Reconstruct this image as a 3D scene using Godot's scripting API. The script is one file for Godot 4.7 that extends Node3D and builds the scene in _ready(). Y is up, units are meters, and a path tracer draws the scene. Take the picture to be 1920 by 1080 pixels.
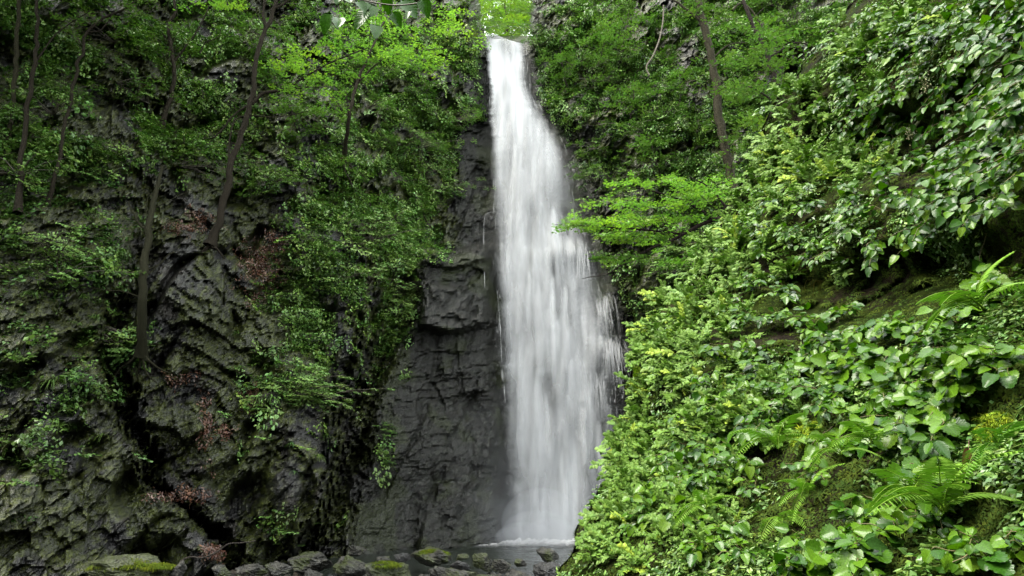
extends Node3D
# A tall waterfall in a wooded gorge. Water level of the pool is y = 0; the viewer stands on the path, eye at y = 2.9.
# Places along the gorge walls are surveyed from that standpoint: bearing / elevation numbers plus a depth in metres.

const EYE := Vector3(0, 2.9, 0)
const TILT := 17.0
const FOCAL := 1158.0
var rng := RandomNumberGenerator.new()
var sin_t := sin(deg_to_rad(TILT))
var cos_t := cos(deg_to_rad(TILT))
var names := {}
var M := {}
var G := {}          # surveyed grids: cliff and bank

# ------------------------------------------------------------------ helpers

func spot(px: float, py: float, depth: float) -> Vector3:
	var a := (px - 960.0) / FOCAL
	var b := (540.0 - py) / FOCAL
	var t := depth / maxf(cos_t - b * sin_t, 0.12)
	return Vector3(a * t, EYE.y + t * (b * cos_t + sin_t), -depth)

func pw(k: Array, x: float) -> float:
	if x <= k[0]: return k[1]
	var n := k.size()
	for i in range(2, n, 2):
		if x <= k[i]:
			return lerpf(k[i - 1], k[i + 1], (x - k[i - 2]) / (k[i] - k[i - 2]))
	return k[n - 1]

func ss(a: float, b: float, x: float) -> float:
	return smoothstep(a, b, x)

func blob(px: float, py: float, cx: float, cy: float, rx: float, ry: float) -> float:
	var dx := (px - cx) / rx
	var dy := (py - cy) / ry
	return exp(-dx * dx - dy * dy)

func numbered(n: String) -> String:
	if not names.has(n):
		names[n] = 0
		return n
	names[n] += 1
	return "%s_%03d" % [n, names[n]]

func tag(o: Node, label := "", category := "", group := "", kind := "") -> Node:
	if label: o.set_meta("label", label)
	if category: o.set_meta("category", category)
	if group: o.set_meta("group", group)
	if kind: o.set_meta("kind", kind)
	return o

func thing(called: String, at: Vector3, label: String, category: String, group := "") -> Node3D:
	var o := Node3D.new()
	o.name = numbered(called)
	add_child(o)
	o.position = at
	tag(o, label, category, group)
	return o

func part(called: String, mesh: Mesh, mat: Material, parent: Node, xf := Transform3D()) -> MeshInstance3D:
	var o := MeshInstance3D.new()
	o.name = called if parent != self else numbered(called)
	o.mesh = mesh
	if mat: o.material_override = mat
	o.transform = xf
	parent.add_child(o, true)
	return o

func many(called: String, mesh: Mesh, mat: Material, xfs: Array, cols: Array, parent: Node) -> MultiMeshInstance3D:
	var mm := MultiMesh.new()
	mm.transform_format = MultiMesh.TRANSFORM_3D
	mm.use_colors = true
	mm.mesh = mesh
	mm.instance_count = xfs.size()
	for i in xfs.size():
		mm.set_instance_transform(i, xfs[i])
		mm.set_instance_color(i, cols[i])
	var o := MultiMeshInstance3D.new()
	o.name = called if parent != self else numbered(called)
	o.multimesh = mm
	o.material_override = mat
	parent.add_child(o, true)
	return o

func joined(mesh: ArrayMesh, xfs: Array, cols: Array) -> ArrayMesh:     # copies of a small mesh as one mesh
	var a := mesh.surface_get_arrays(0)
	var v0: PackedVector3Array = a[Mesh.ARRAY_VERTEX]; var n0: PackedVector3Array = a[Mesh.ARRAY_NORMAL]
	var c0: PackedColorArray = a[Mesh.ARRAY_COLOR]; var i0: PackedInt32Array = a[Mesh.ARRAY_INDEX]
	var b := Buf.new()
	for k in xfs.size():
		var x: Transform3D = xfs[k]
		var off := b.v.size()
		b.v.append_array(x * v0)
		b.n.append_array(Transform3D(x.basis.orthonormalized(), Vector3.ZERO) * n0)
		var col: Color = cols[k]
		var cc := c0.duplicate()
		for i in cc.size(): cc[i] = Color(cc[i].r * col.r, cc[i].g * col.g, cc[i].b * col.b)
		b.c.append_array(cc)
		var ii := i0.duplicate()
		for i in ii.size(): ii[i] += off
		b.ix.append_array(ii)
	b.u.resize(b.v.size())
	return b.mesh()

class Buf:
	var facets := false
	var v := PackedVector3Array()
	var n := PackedVector3Array()
	var c := PackedColorArray()
	var u := PackedVector2Array()
	var ix := PackedInt32Array()
	func vert(p: Vector3, nn: Vector3, col: Color, uv := Vector2.ZERO) -> int:
		v.append(p); n.append(nn); c.append(col); u.append(uv)
		return v.size() - 1
	func tri(a: int, b: int, d: int) -> void:
		if (v[d] - v[a]).cross(v[b] - v[a]).dot(n[a]) < 0.0:
			ix.append(a); ix.append(d); ix.append(b)
		else:
			ix.append(a); ix.append(b); ix.append(d)
	func add_to(m: ArrayMesh) -> ArrayMesh:
		var arr := []
		arr.resize(Mesh.ARRAY_MAX)
		arr[Mesh.ARRAY_VERTEX] = v
		if not facets: arr[Mesh.ARRAY_NORMAL] = n
		arr[Mesh.ARRAY_COLOR] = c
		arr[Mesh.ARRAY_TEX_UV] = u
		arr[Mesh.ARRAY_INDEX] = ix
		m.add_surface_from_arrays(Mesh.PRIMITIVE_TRIANGLES, arr)
		return m
	func mesh() -> ArrayMesh:
		return add_to(ArrayMesh.new())

func vary(c: Color, k: float) -> Color:
	var f := 1.0 + rng.randf_range(-k, k)
	var g := 1.0 + rng.randf_range(-k, k) * 0.5
	return Color(c.r * f * g, c.g * f, c.b * f / g)

func rdir() -> Vector3:
	return Vector3(rng.randfn(), rng.randfn(), rng.randfn()).normalized()

# small leaf: a folded rhombus, four triangles
func small_leaf(b: Buf, p: Vector3, dir: Vector3, nor: Vector3, ln: float, wd: float, col: Color) -> void:
	dir = dir.normalized()
	var side := dir.cross(nor).normalized()
	var up := side.cross(dir).normalized()
	var droop := -0.12 * ln
	var n1 := (up + side * 0.35).normalized()
	var n2 := (up - side * 0.35).normalized()
	var mid := p + dir * ln * 0.45
	var tip := p + dir * ln + up * droop
	var l := mid + side * wd * 0.5 + up * wd * -0.12
	var r := mid - side * wd * 0.5 + up * wd * -0.12
	var i0 := b.vert(p, n1, col); var i1 := b.vert(l, n1, col); var i2 := b.vert(tip, n1, col)
	b.tri(i0, i1, i2)
	var j0 := b.vert(p, n2, col); var j1 := b.vert(r, n2, col); var j2 := b.vert(tip, n2, col)
	b.tri(j0, j1, j2)

# medium leaf: broad blade of three rows, folded at the midrib
func mid_leaf(b: Buf, p: Vector3, dir: Vector3, nor: Vector3, ln: float, wd: float, col: Color) -> void:
	dir = dir.normalized()
	var side := dir.cross(nor).normalized()
	var up := side.cross(dir).normalized()
	for s in [1.0, -1.0]:
		var n: Vector3 = (up + side * 0.28 * s).normalized()
		var a := b.vert(p, n, col)
		var m1 := b.vert(p + dir * ln * 0.35 + up * 0.02 * ln, n, col)
		var e1 := b.vert(p + dir * ln * 0.28 + side * s * wd * 0.5 + up * wd * 0.02, n, col)
		var e2 := b.vert(p + dir * ln * 0.62 + side * s * wd * 0.42 - up * ln * 0.05, n, col)
		var tip := b.vert(p + dir * ln - up * ln * 0.16, n, col)
		b.tri(a, e1, m1); b.tri(m1, e1, e2); b.tri(m1, e2, tip)

# large leaf with outline: kind 0 ovate, 1 pointed lance, 2 round toothed
func large_leaf_mesh(kind: int, sd: int) -> ArrayMesh:
	rng.seed = sd
	var b := Buf.new()
	var rows := 9
	var curl := rng.randf_range(0.05, 0.22)
	var twist := rng.randf_range(-0.25, 0.25)
	var cup := rng.randf_range(0.06, 0.2)
	var lop := rng.randf_range(-0.05, 0.05)
	var P := []
	for i in rows + 1:
		var t := float(i) / rows
		var w := 0.0
		if kind == 0: w = 0.37 * pow(sin(PI * pow(t, 0.72)), 0.8) * (1.0 - 0.25 * t)
		elif kind == 1: w = 0.26 * pow(sin(PI * pow(t, 0.75)), 0.95)
		else: w = 0.47 * pow(sin(PI * pow(clampf(t * 0.93 + 0.06, 0, 1), 0.75)), 0.6)
		if i == rows: w = 0.0
		var row := []
		for j in 5:
			var s := (j - 2) * 0.5
			var ww := w
			if absf(s) > 0.9 and i > 0 and i < rows:
				ww *= 1.0 + (0.09 if i % 2 == 0 else -0.07) * (1.6 if kind == 2 else 0.6)
			var x := s * ww + lop * sin(PI * t)
			var y := cup * ww * s * s * 1.6 - curl * t * t + rng.randf_range(-0.008, 0.008) + twist * s * ww * t
			row.append(Vector3(x, y, -t))
		P.append(row)
	var N := []
	for i in rows + 1:
		var row := []
		for j in 5:
			var du: Vector3 = P[i][mini(j + 1, 4)] - P[i][maxi(j - 1, 0)]
			var dv: Vector3 = P[mini(i + 1, rows)][j] - P[maxi(i - 1, 0)][j]
			if du.length() < 1e-5: du = Vector3.RIGHT
			var n := dv.cross(du)
			if n.y < 0: n = -n
			row.append(n.normalized() if n.length() > 1e-7 else Vector3.UP)
		N.append(row)
	for i in rows + 1:
		for j in 5:
			b.vert(P[i][j], N[i][j], Color.WHITE, Vector2(j * 0.25, float(i) / rows))
	for i in rows:
		for j in 4:
			var a := i * 5 + j
			if i > 0: b.tri(a, a + 1, a + 6)
			if i < rows - 1 or true: b.tri(a, a + 6, a + 5)
	# petiole
	for k in 3:
		var an := TAU * k / 3.0
		var o := Vector3(cos(an), sin(an), 0) * 0.012
		b.vert(o + Vector3(0, 0, 0.35), o.normalized(), Color(0.8, 0.9, 0.5), Vector2(0.5, 0.02))
		b.vert(o, o.normalized(), Color(0.8, 0.9, 0.5), Vector2(0.5, 0.02))
	var s0 := (rows + 1) * 5
	for k in 3:
		var a := s0 + k * 2
		var d := s0 + ((k + 1) % 3) * 2
		b.tri(a, a + 1, d); b.tri(d, a + 1, d + 1)
	return b.mesh()

func tube(b: Buf, pts: Array, radii: Array, sides := 6, col := Color.WHITE, rough := 0.0) -> void:
	var base := b.v.size()
	var n := pts.size()
	for i in n:
		var d: Vector3 = (pts[mini(i + 1, n - 1)] - pts[maxi(i - 1, 0)]).normalized()
		var x := d.cross(Vector3(0.13, 0.2, 0.97)).normalized()
		var y := x.cross(d)
		for k in sides:
			var an := TAU * k / sides
			var o := x * cos(an) + y * sin(an)
			var r: float = radii[i] * (1.0 + rng.randf_range(-rough, rough))
			b.vert(pts[i] + o * r, o, col, Vector2(float(k) / sides * 2.0, i * 0.5))
	for i in n - 1:
		for k in sides:
			var a := base + i * sides + k
			var d := base + i * sides + (k + 1) % sides
			b.tri(a, d, a + sides)
			b.tri(d, d + sides, a + sides)

func smooth_path(c: Array, step: int) -> Array:   # Catmull-Rom through the points
	var out := []
	for i in c.size() - 1:
		var p0: Vector3 = c[maxi(i - 1, 0)]; var p1: Vector3 = c[i]; var p2: Vector3 = c[i + 1]; var p3: Vector3 = c[mini(i + 2, c.size() - 1)]
		for k in step:
			out.append(p1.cubic_interpolate(p2, p0, p3, float(k) / step))
	out.append(c[c.size() - 1])
	return out

func noise(type: int, freq: float, oct: int, sd: int, fractal := FastNoiseLite.FRACTAL_FBM) -> FastNoiseLite:
	var f := FastNoiseLite.new()
	f.noise_type = type
	f.frequency = freq
	f.fractal_type = fractal if oct > 1 else FastNoiseLite.FRACTAL_NONE
	f.fractal_octaves = oct
	f.seed = sd
	return f

func noise_tex(freq: float, sd: int, lo: Color, hi: Color, size := 512, normal := 0.0, oct := 5, fractal := FastNoiseLite.FRACTAL_FBM) -> NoiseTexture2D:
	var t := NoiseTexture2D.new()
	t.width = size; t.height = size
	t.seamless = true
	t.noise = noise(FastNoiseLite.TYPE_SIMPLEX_SMOOTH, freq, oct, sd, fractal)
	if normal > 0.0:
		t.as_normal_map = true
		t.bump_strength = normal
	else:
		var g := Gradient.new()
		g.set_color(0, lo); g.set_color(1, hi)
		t.color_ramp = g
	return t

# ------------------------------------------------------------------ materials

func make_materials() -> void:
	var m: StandardMaterial3D
	var wetness := noise_tex(0.010, 15, Color(0.35, 0.35, 0.35), Color(1, 1, 1), 1024, 0.0, 6)
	for k in [["rock", 0.5, 0.5, 1], ["wet_rock", 0.25, 0.4, 2], ["bank", 0.8, 0.4, 3], ["boulder", 0.6, 0.5, 4]]:
		m = StandardMaterial3D.new()
		m.resource_name = k[0]
		m.vertex_color_use_as_albedo = true
		m.albedo_texture = noise_tex(0.03, 10 + k[3], Color(0.28, 0.28, 0.28), Color(1, 1, 1), 1024, 0.0, 7)
		m.heightmap_enabled = true
		m.heightmap_texture = noise_tex(0.022, 20 + k[3], Color.BLACK, Color.WHITE, 1024, 0.0, 7, FastNoiseLite.FRACTAL_RIDGED)
		m.heightmap_scale = 5.0 if k[0] != "bank" else 4.0
		m.uv1_triplanar = true
		m.uv1_world_triplanar = true
		var s := 0.55 if k[0] != "bank" else 1.1
		m.uv1_scale = Vector3(s, s, s)
		m.roughness = k[1]
		if k[0] != "bank": m.roughness_texture = wetness
		m.metallic_specular = k[2] if k[0] != "bank" else 0.1
		M[k[0]] = m
	# leaves
	for k in [["leaf_far", 0.42, 0.6], ["leaf_mid", 0.40, 0.6], ["leaf_pale", 0.5, 0.95]]:
		m = StandardMaterial3D.new()
		m.resource_name = k[0]
		m.vertex_color_use_as_albedo = true
		m.roughness = k[1]
		m.backlight_enabled = true
		m.backlight = Color(0.85 * k[2], 1.0 * k[2], 0.6 * k[2])
		M[k[0]] = m
	# large leaves: blade with paler midrib and side veins, puckered between them
	var w := 128; var h := 256
	var ca := PackedByteArray(); var ha := PackedByteArray()
	var mott := noise(FastNoiseLite.TYPE_SIMPLEX, 0.03, 4, 77)
	for y in h:
		for x in w:
			var s := absf(x / float(w) - 0.5) * 2.0
			var t := y / float(h)
			var vein := fposmod(t * 9.0 - s * 2.0, 1.0)
			var v := maxf(exp(-pow(s / 0.035, 2.0)), 0.75 * exp(-pow((vein - 0.5) / 0.07, 2.0)) * (1.0 - s * 0.4))
			var c := 0.80 + 0.13 * mott.get_noise_2d(x, y) + 0.16 * v
			ca.append(int(clampf(c * 1.02, 0, 1) * 255)); ca.append(int(clampf(c, 0, 1) * 255)); ca.append(int(clampf(c * (0.95 + 0.1 * v), 0, 1) * 255))
			ha.append(int(clampf(0.35 + 0.5 * sin(vein * PI) * s - 0.0 * v + 0.25 * (1.0 - v) * 0.4, 0, 1) * 255))
	var ct := ImageTexture.create_from_image(Image.create_from_data(w, h, false, Image.FORMAT_RGB8, ca))
	var hi := Image.create_from_data(w, h, false, Image.FORMAT_L8, ha)
	hi.convert(Image.FORMAT_RGB8)
	hi.bump_map_to_normal_map(3.0)
	var ht := ImageTexture.create_from_image(hi)
	var tones := {"blade_deep": Color(0.034, 0.112, 0.010), "blade_green": Color(0.062, 0.164, 0.012), "blade_fresh": Color(0.108, 0.242, 0.015), "blade_blue": Color(0.040, 0.108, 0.024), "blade_yellow": Color(0.13, 0.25, 0.02)}
	for k in tones:
		m = StandardMaterial3D.new()
		m.resource_name = k
		m.albedo_color = tones[k].linear_to_srgb()
		m.albedo_texture = ct
		m.normal_enabled = true
		m.normal_texture = ht
		m.normal_scale = 0.8
		m.vertex_color_use_as_albedo = true
		m.roughness = 0.24
		m.metallic_specular = 0.33
		m.backlight_enabled = true
		m.backlight = Color(0.7, 0.8, 0.3)
		M[k] = m
	m = StandardMaterial3D.new()
	m.resource_name = "bark"
	m.vertex_color_use_as_albedo = true
	m.albedo_texture = noise_tex(0.03, 31, Color(0.4, 0.4, 0.4), Color(1, 1, 1), 512)
	m.heightmap_enabled = true
	m.heightmap_texture = noise_tex(0.03, 32, Color.BLACK, Color.WHITE, 512, 0.0, 5, FastNoiseLite.FRACTAL_RIDGED)
	m.heightmap_scale = 4.0
	m.uv1_triplanar = true
	m.uv1_scale = Vector3(3, 0.8, 3)
	m.roughness = 0.9
	m.metallic_specular = 0.2
	M["bark"] = m
	for k in [["moss_blade", Color(1, 1, 1), 0.95, 0.08], ["fern_green", Color(0.105, 0.235, 0.028), 0.4, 0.3], ["fern_pale", Color(0.15, 0.285, 0.034), 0.4, 0.3]]:
		m = M.leaf_mid.duplicate()
		m.resource_name = k[0]
		m.albedo_color = k[1].linear_to_srgb()
		m.roughness = k[2]
		m.metallic_specular = k[3]
		M[k[0]] = m
	m = StandardMaterial3D.new()
	m.resource_name = "dead_leaf"
	m.albedo_color = Color(0.12, 0.035, 0.022).linear_to_srgb()
	m.roughness = 0.4
	M["dead_leaf"] = m
	m = StandardMaterial3D.new()
	m.resource_name = "stem"
	m.vertex_color_use_as_albedo = true
	m.roughness = 0.6
	M["stem"] = m
	m = StandardMaterial3D.new()
	m.resource_name = "pool_water"
	m.albedo_color = Color(0.014, 0.017, 0.014).linear_to_srgb()
	m.roughness = 0.08
	m.normal_enabled = true
	m.normal_texture = noise_tex(0.02, 41, Color.BLACK, Color.WHITE, 512, 6.0)
	m.normal_scale = 1.0
	m.uv1_triplanar = true
	m.uv1_world_triplanar = true
	m.uv1_scale = Vector3(0.5, 0.5, 0.5)
	M["pool"] = m
	m = StandardMaterial3D.new()
	m.resource_name = "foam"
	m.albedo_color = Color(0.48, 0.485, 0.485).linear_to_srgb()
	m.vertex_color_use_as_albedo = true
	m.roughness = 0.7
	m.transparency = BaseMaterial3D.TRANSPARENCY_ALPHA
	M["foam"] = m
	for k in 3:
		m = StandardMaterial3D.new()
		m.resource_name = "falling_water"
		m.albedo_color = Color(0.385, 0.395, 0.405).linear_to_srgb()
		m.albedo_texture = streaks(k)
		m.vertex_color_use_as_albedo = true
		m.roughness = 0.6
		m.transparency = BaseMaterial3D.TRANSPARENCY_ALPHA
		m.backlight_enabled = true
		m.backlight = Color(0.75, 0.75, 0.75)
		M["falls%d" % k] = m

# white water: plumes that start at a point and widen as they fall, over fine streaks
func streaks(k: int) -> ImageTexture:
	var w := 320; var h := 1024
	rng.seed = 60 + k
	var fine := noise(FastNoiseLite.TYPE_SIMPLEX_SMOOTH, 0.06, 4, 60 + k).get_image(w, 80, false, false, false)
	var soft := noise(FastNoiseLite.TYPE_SIMPLEX_SMOOTH, 0.02, 3, 80 + k).get_image(w, 260, false, false, false)
	fine.resize(w, h, Image.INTERPOLATE_CUBIC); soft.resize(w, h, Image.INTERPOLATE_CUBIC)
	fine.convert(Image.FORMAT_L8); soft.convert(Image.FORMAT_L8)
	var B := fine.get_data(); var C := soft.get_data()
	var acc := PackedFloat32Array()
	acc.resize(w * h)
	for n in [230, 260, 300][k]:
		var cx := rng.randf_range(0, w); var cy := rng.randf_range(-120, h)
		var len: float = rng.randf_range(50, 230) * [1.3, 1.0, 0.8][k]
		var w0 := rng.randf_range(0.8, 3.5); var grow: float = rng.randf_range(0.015, 0.06) * [1.4, 1.0, 0.6][k]
		var amp := rng.randf_range(0.12, 0.6); var lean := rng.randfn() * 0.02
		for y in range(maxi(int(cy), 0), mini(int(cy + len), h)):
			var t := (y - cy) / len
			var ww := w0 + grow * (y - cy)
			var f := amp * minf(t * 14.0, 1.0) * (1.0 - t)
			var mid := cx + lean * (y - cy)
			for x in range(maxi(int(mid - ww * 2.0), 0), mini(int(mid + ww * 2.0) + 1, w)):
				var e := (x - mid) / ww
				acc[y * w + x] += f / (1.0 + e * e * e * e)
	var out := PackedByteArray()
	out.resize(w * h * 2)
	var bias: float = [0.50, 0.12, -0.06][k]
	for i in w * h:
		var a: float = bias + acc[i] * [0.52, 0.62, 0.65][k] + (B[i] / 255.0 - 0.5) * [0.3, 0.45, 0.6][k] + (C[i] / 255.0 - 0.5) * [1.1, 1.0, 0.8][k]
		out[i * 2] = 255
		out[i * 2 + 1] = int(clampf(a, 0.0, 0.97) * 255)
	return ImageTexture.create_from_image(Image.create_from_data(w, h, false, Image.FORMAT_LA8, out))

# ------------------------------------------------------------------ the gorge walls

var n_big: FastNoiseLite
var n_mid: FastNoiseLite
var n_cell: FastNoiseLite
var n_crack: FastNoiseLite
var n_patch: FastNoiseLite
var n_speck: FastNoiseLite
const EDGE_A := [-300.0, 240.0, 300.0, 283.0, 440.0, 268.0, 560.0, 235.0, 640.0, 180.0, 740.0, 213.0, 800.0, 238.0, 900.0, 268.0, 1000.0, 385.0, 1080.0, 430.0, 1400.0, 500.0]
const WIDE_A := [-300.0, 200.0, 300.0, 60.0, 600.0, 14.0, 1400.0, 14.0]
const EDGE_B := [-300.0, 500.0, 100.0, 560.0, 250.0, 620.0, 380.0, 665.0, 480.0, 700.0, 560.0, 705.0, 640.0, 690.0, 740.0, 650.0, 870.0, 640.0, 960.0, 605.0, 1000.0, 575.0, 1080.0, 520.0, 1400.0, 400.0]
const WIDE_B := [-300.0, 160.0, 300.0, 90.0, 620.0, 30.0, 1400.0, 24.0]
const FALL_L := [55.0, 907.0, 100.0, 912.0, 150.0, 915.0, 250.0, 919.0, 400.0, 925.0, 480.0, 927.0, 560.0, 932.0, 700.0, 939.0, 850.0, 950.0, 1022.0, 958.0]
const FALL_R := [55.0, 975.0, 80.0, 986.0, 100.0, 988.0, 150.0, 993.0, 200.0, 1010.0, 260.0, 1052.0, 330.0, 1077.0, 400.0, 1090.0, 450.0, 1110.0, 520.0, 1130.0, 580.0, 1150.0, 650.0, 1162.0, 720.0, 1168.0, 1022.0, 1178.0]
const FALL_D := [20.0, 34.4, 75.0, 33.7, 150.0, 33.2, 300.0, 32.5, 480.0, 31.7, 700.0, 31.1, 1022.0, 30.7]

func cliff_depth(px: float, py: float) -> float:
	var t := clampf((1020.0 - py) / 1020.0, -0.5, 1.4)
	var da := 15.0 + 4.4 * t + maxf(px, -500.0) * 0.009 - 0.5 * blob(px, py, 120, 760, 120, 160)
	var db := 18.6 + 5.4 * t + (px - 270.0) * 0.011 - 1.7 * blob(px, py, 560, 900, 90, 180) - 1.5 * blob(px, py, 350, 520, 90, 160)
	db += 0.7 * blob(px, py, 480, 480, 60, 80) + 0.8 * blob(px, py, 320, 870, 60, 60)
	var dc := 25.4 + 4.0 * t + clampf((px - 600.0) / 330.0, 0.0, 1.0) * 4.6
	# wet rock beside the water: an upper column, a ledge block, a hollow below
	var wet := ss(770, 800, px) * ss(1010, 940, px)
	var l := pw([-300.0, 0.0, 225.0, 0.0, 235.0, 0.9, 460.0, 0.9, 476.0, -0.5, 492.0, -0.75, 500.0, -0.35, 528.0, -0.5, 538.0, -1.05, 610.0, -1.15, 624.0, -0.1, 760.0, 0.1, 900.0, -0.1, 912.0, -0.45, 1022.0, -0.5], py + 6.0 * sin(px * 0.05) + (px - 860.0) * 0.04)
	dc += wet * l
	dc += 0.9 * blob(px, py, 760, 560, 26, 60)
	var df := pw(FALL_D, py) + 0.75
	var fl := pw(FALL_L, py); var fr := pw(FALL_R, py)
	var inf := ss(fl - 30.0, fl + 6.0, px) * ss(fr + 40.0, fr - 6.0, px)
	var dr := 30.6 + 2.6 * t - clampf(px - 1120.0, 0.0, 700.0) * 0.012
	dr += 1.6 * blob(px, py, 1170, 610, 60, 60) - 1.0 * blob(px, py, 1215, 500, 50, 110) - 1.4 * blob(px, py, 1330, 200, 130, 200)
	var jag := 22.0 * n_mid.get_noise_2d(px * 0.02, py * 0.02) + 12.0 * n_crack.get_noise_2d(px * 0.05, py * 0.03)
	var d := lerpf(da, db, ss(-1.0, 1.0, (px + jag - pw(EDGE_A, py)) / pw(WIDE_A, py)))
	d = lerpf(d, dc, ss(-1.0, 1.0, (px + jag * 1.4 - pw(EDGE_B, py)) / pw(WIDE_B, py)))
	var ga := (px + jag - pw(EDGE_A, py) - 18.0) / 18.0; var gb := (px + jag - pw(EDGE_B, py) - 26.0) / 26.0
	d += 1.5 * exp(-ga * ga) * ss(420.0, 640.0, py) + 1.3 * exp(-gb * gb) * ss(500.0, 760.0, py)
	d = lerpf(d, dr, ss(940.0, 1120.0, px))
	d = lerpf(d, df, inf)
	# outcrops that split the right side of the fall
	d -= 0.5 * blob(px, py, 1085, 470, 40, 26) + 0.5 * blob(px, py, 1135, 590, 22, 40) + 0.6 * blob(px, py, 1145, 665, 22, 30)
	# the notch the stream pours through
	d += maxf(78.0 - py, 0.0) * 0.22 * ss(900, 916, px) * ss(1000, 984, px)
	return d

func hash2(i: float, j: float) -> float:
	return fposmod(sin(i * 127.1 + j * 311.7) * 43758.5453, 1.0)

# bedded rock: tilted layers broken by joints into slabs of three sizes, set back and forth against one another
func rock_push(p: Vector3, flat: float, dip: float) -> float:
	var warp := n_mid.get_noise_3dv(p * 0.6)
	var big := n_big.get_noise_3dv(p)
	var ang := lerpf(dip + 0.22 * n_cell.get_noise_3dv(p * 0.17), 0.05 + 0.06 * n_cell.get_noise_3dv(p * 0.25), flat)
	var sa := sin(ang); var ca := cos(ang)
	var x := p.x + 9.0; var y := p.y - 8.0
	var s := x * sa + y * ca + p.z * 0.18 + warp * 0.3 + big * 0.5
	s += 0.8 * n_mid.get_noise_1d(s * 0.7)
	var a := x * ca - y * sa + p.z * 0.55 + warp * 0.35
	var q := 0.0
	for l in [[1.45, 2.3, 0.66, 0.0], [0.54, 0.85, 0.36, 17.0], [0.20, 0.36, 0.15, 41.0]]:
		s += 0.31 * hash2(floorf(a / (l[1] * 1.7)), l[3] + 5.0) * l[0]
		var row := floorf(s / l[0])
		var fs: float = s / l[0] - row
		var fa: float = a / l[1] + hash2(row, l[3]) * 5.0
		var col := floorf(fa)
		fa -= col
		var hv := hash2(row + l[3], col)
		q += ((hv - 0.5) + (fs - 0.5) * (0.15 + 0.6 * hash2(col, row)) + (fa - 0.5) * (hash2(col + 3.0, row) - 0.5) * 0.9) * l[2]
		if (fs < 0.08 and hash2(row + 2.0, col + 9.0) > 0.5) or fa < 0.05: q += l[2] * 0.4
	# blocky fracture across the beds, and deep steep clefts
	var blocks := n_cell.get_noise_3d(p.x * 0.75 + warp * 0.5, p.y * 0.5 + warp * 0.4, p.z * 0.75) * 0.42 + n_cell.get_noise_3d(p.x * 2.1 + 30.0, p.y * 1.5 + warp * 0.5, p.z * 2.1) * 0.22 + n_cell.get_noise_3d(p.x * 5.2, p.y * 4.2 + 60.0, p.z * 5.2) * 0.09
	var cleft := ss(0.45, 0.85, n_crack.get_noise_3d(p.x * 0.30 - p.y * 0.10, p.y * 0.09 + p.x * 0.06, p.z * 0.22)) * 1.3
	return big * 1.35 + q * 0.62 * (1.0 - 0.1 * flat) + (blocks + cleft) * (1.0 - 0.55 * flat) + warp * 0.2 + n_speck.get_noise_3dv(p * 1.3) * 0.06

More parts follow.
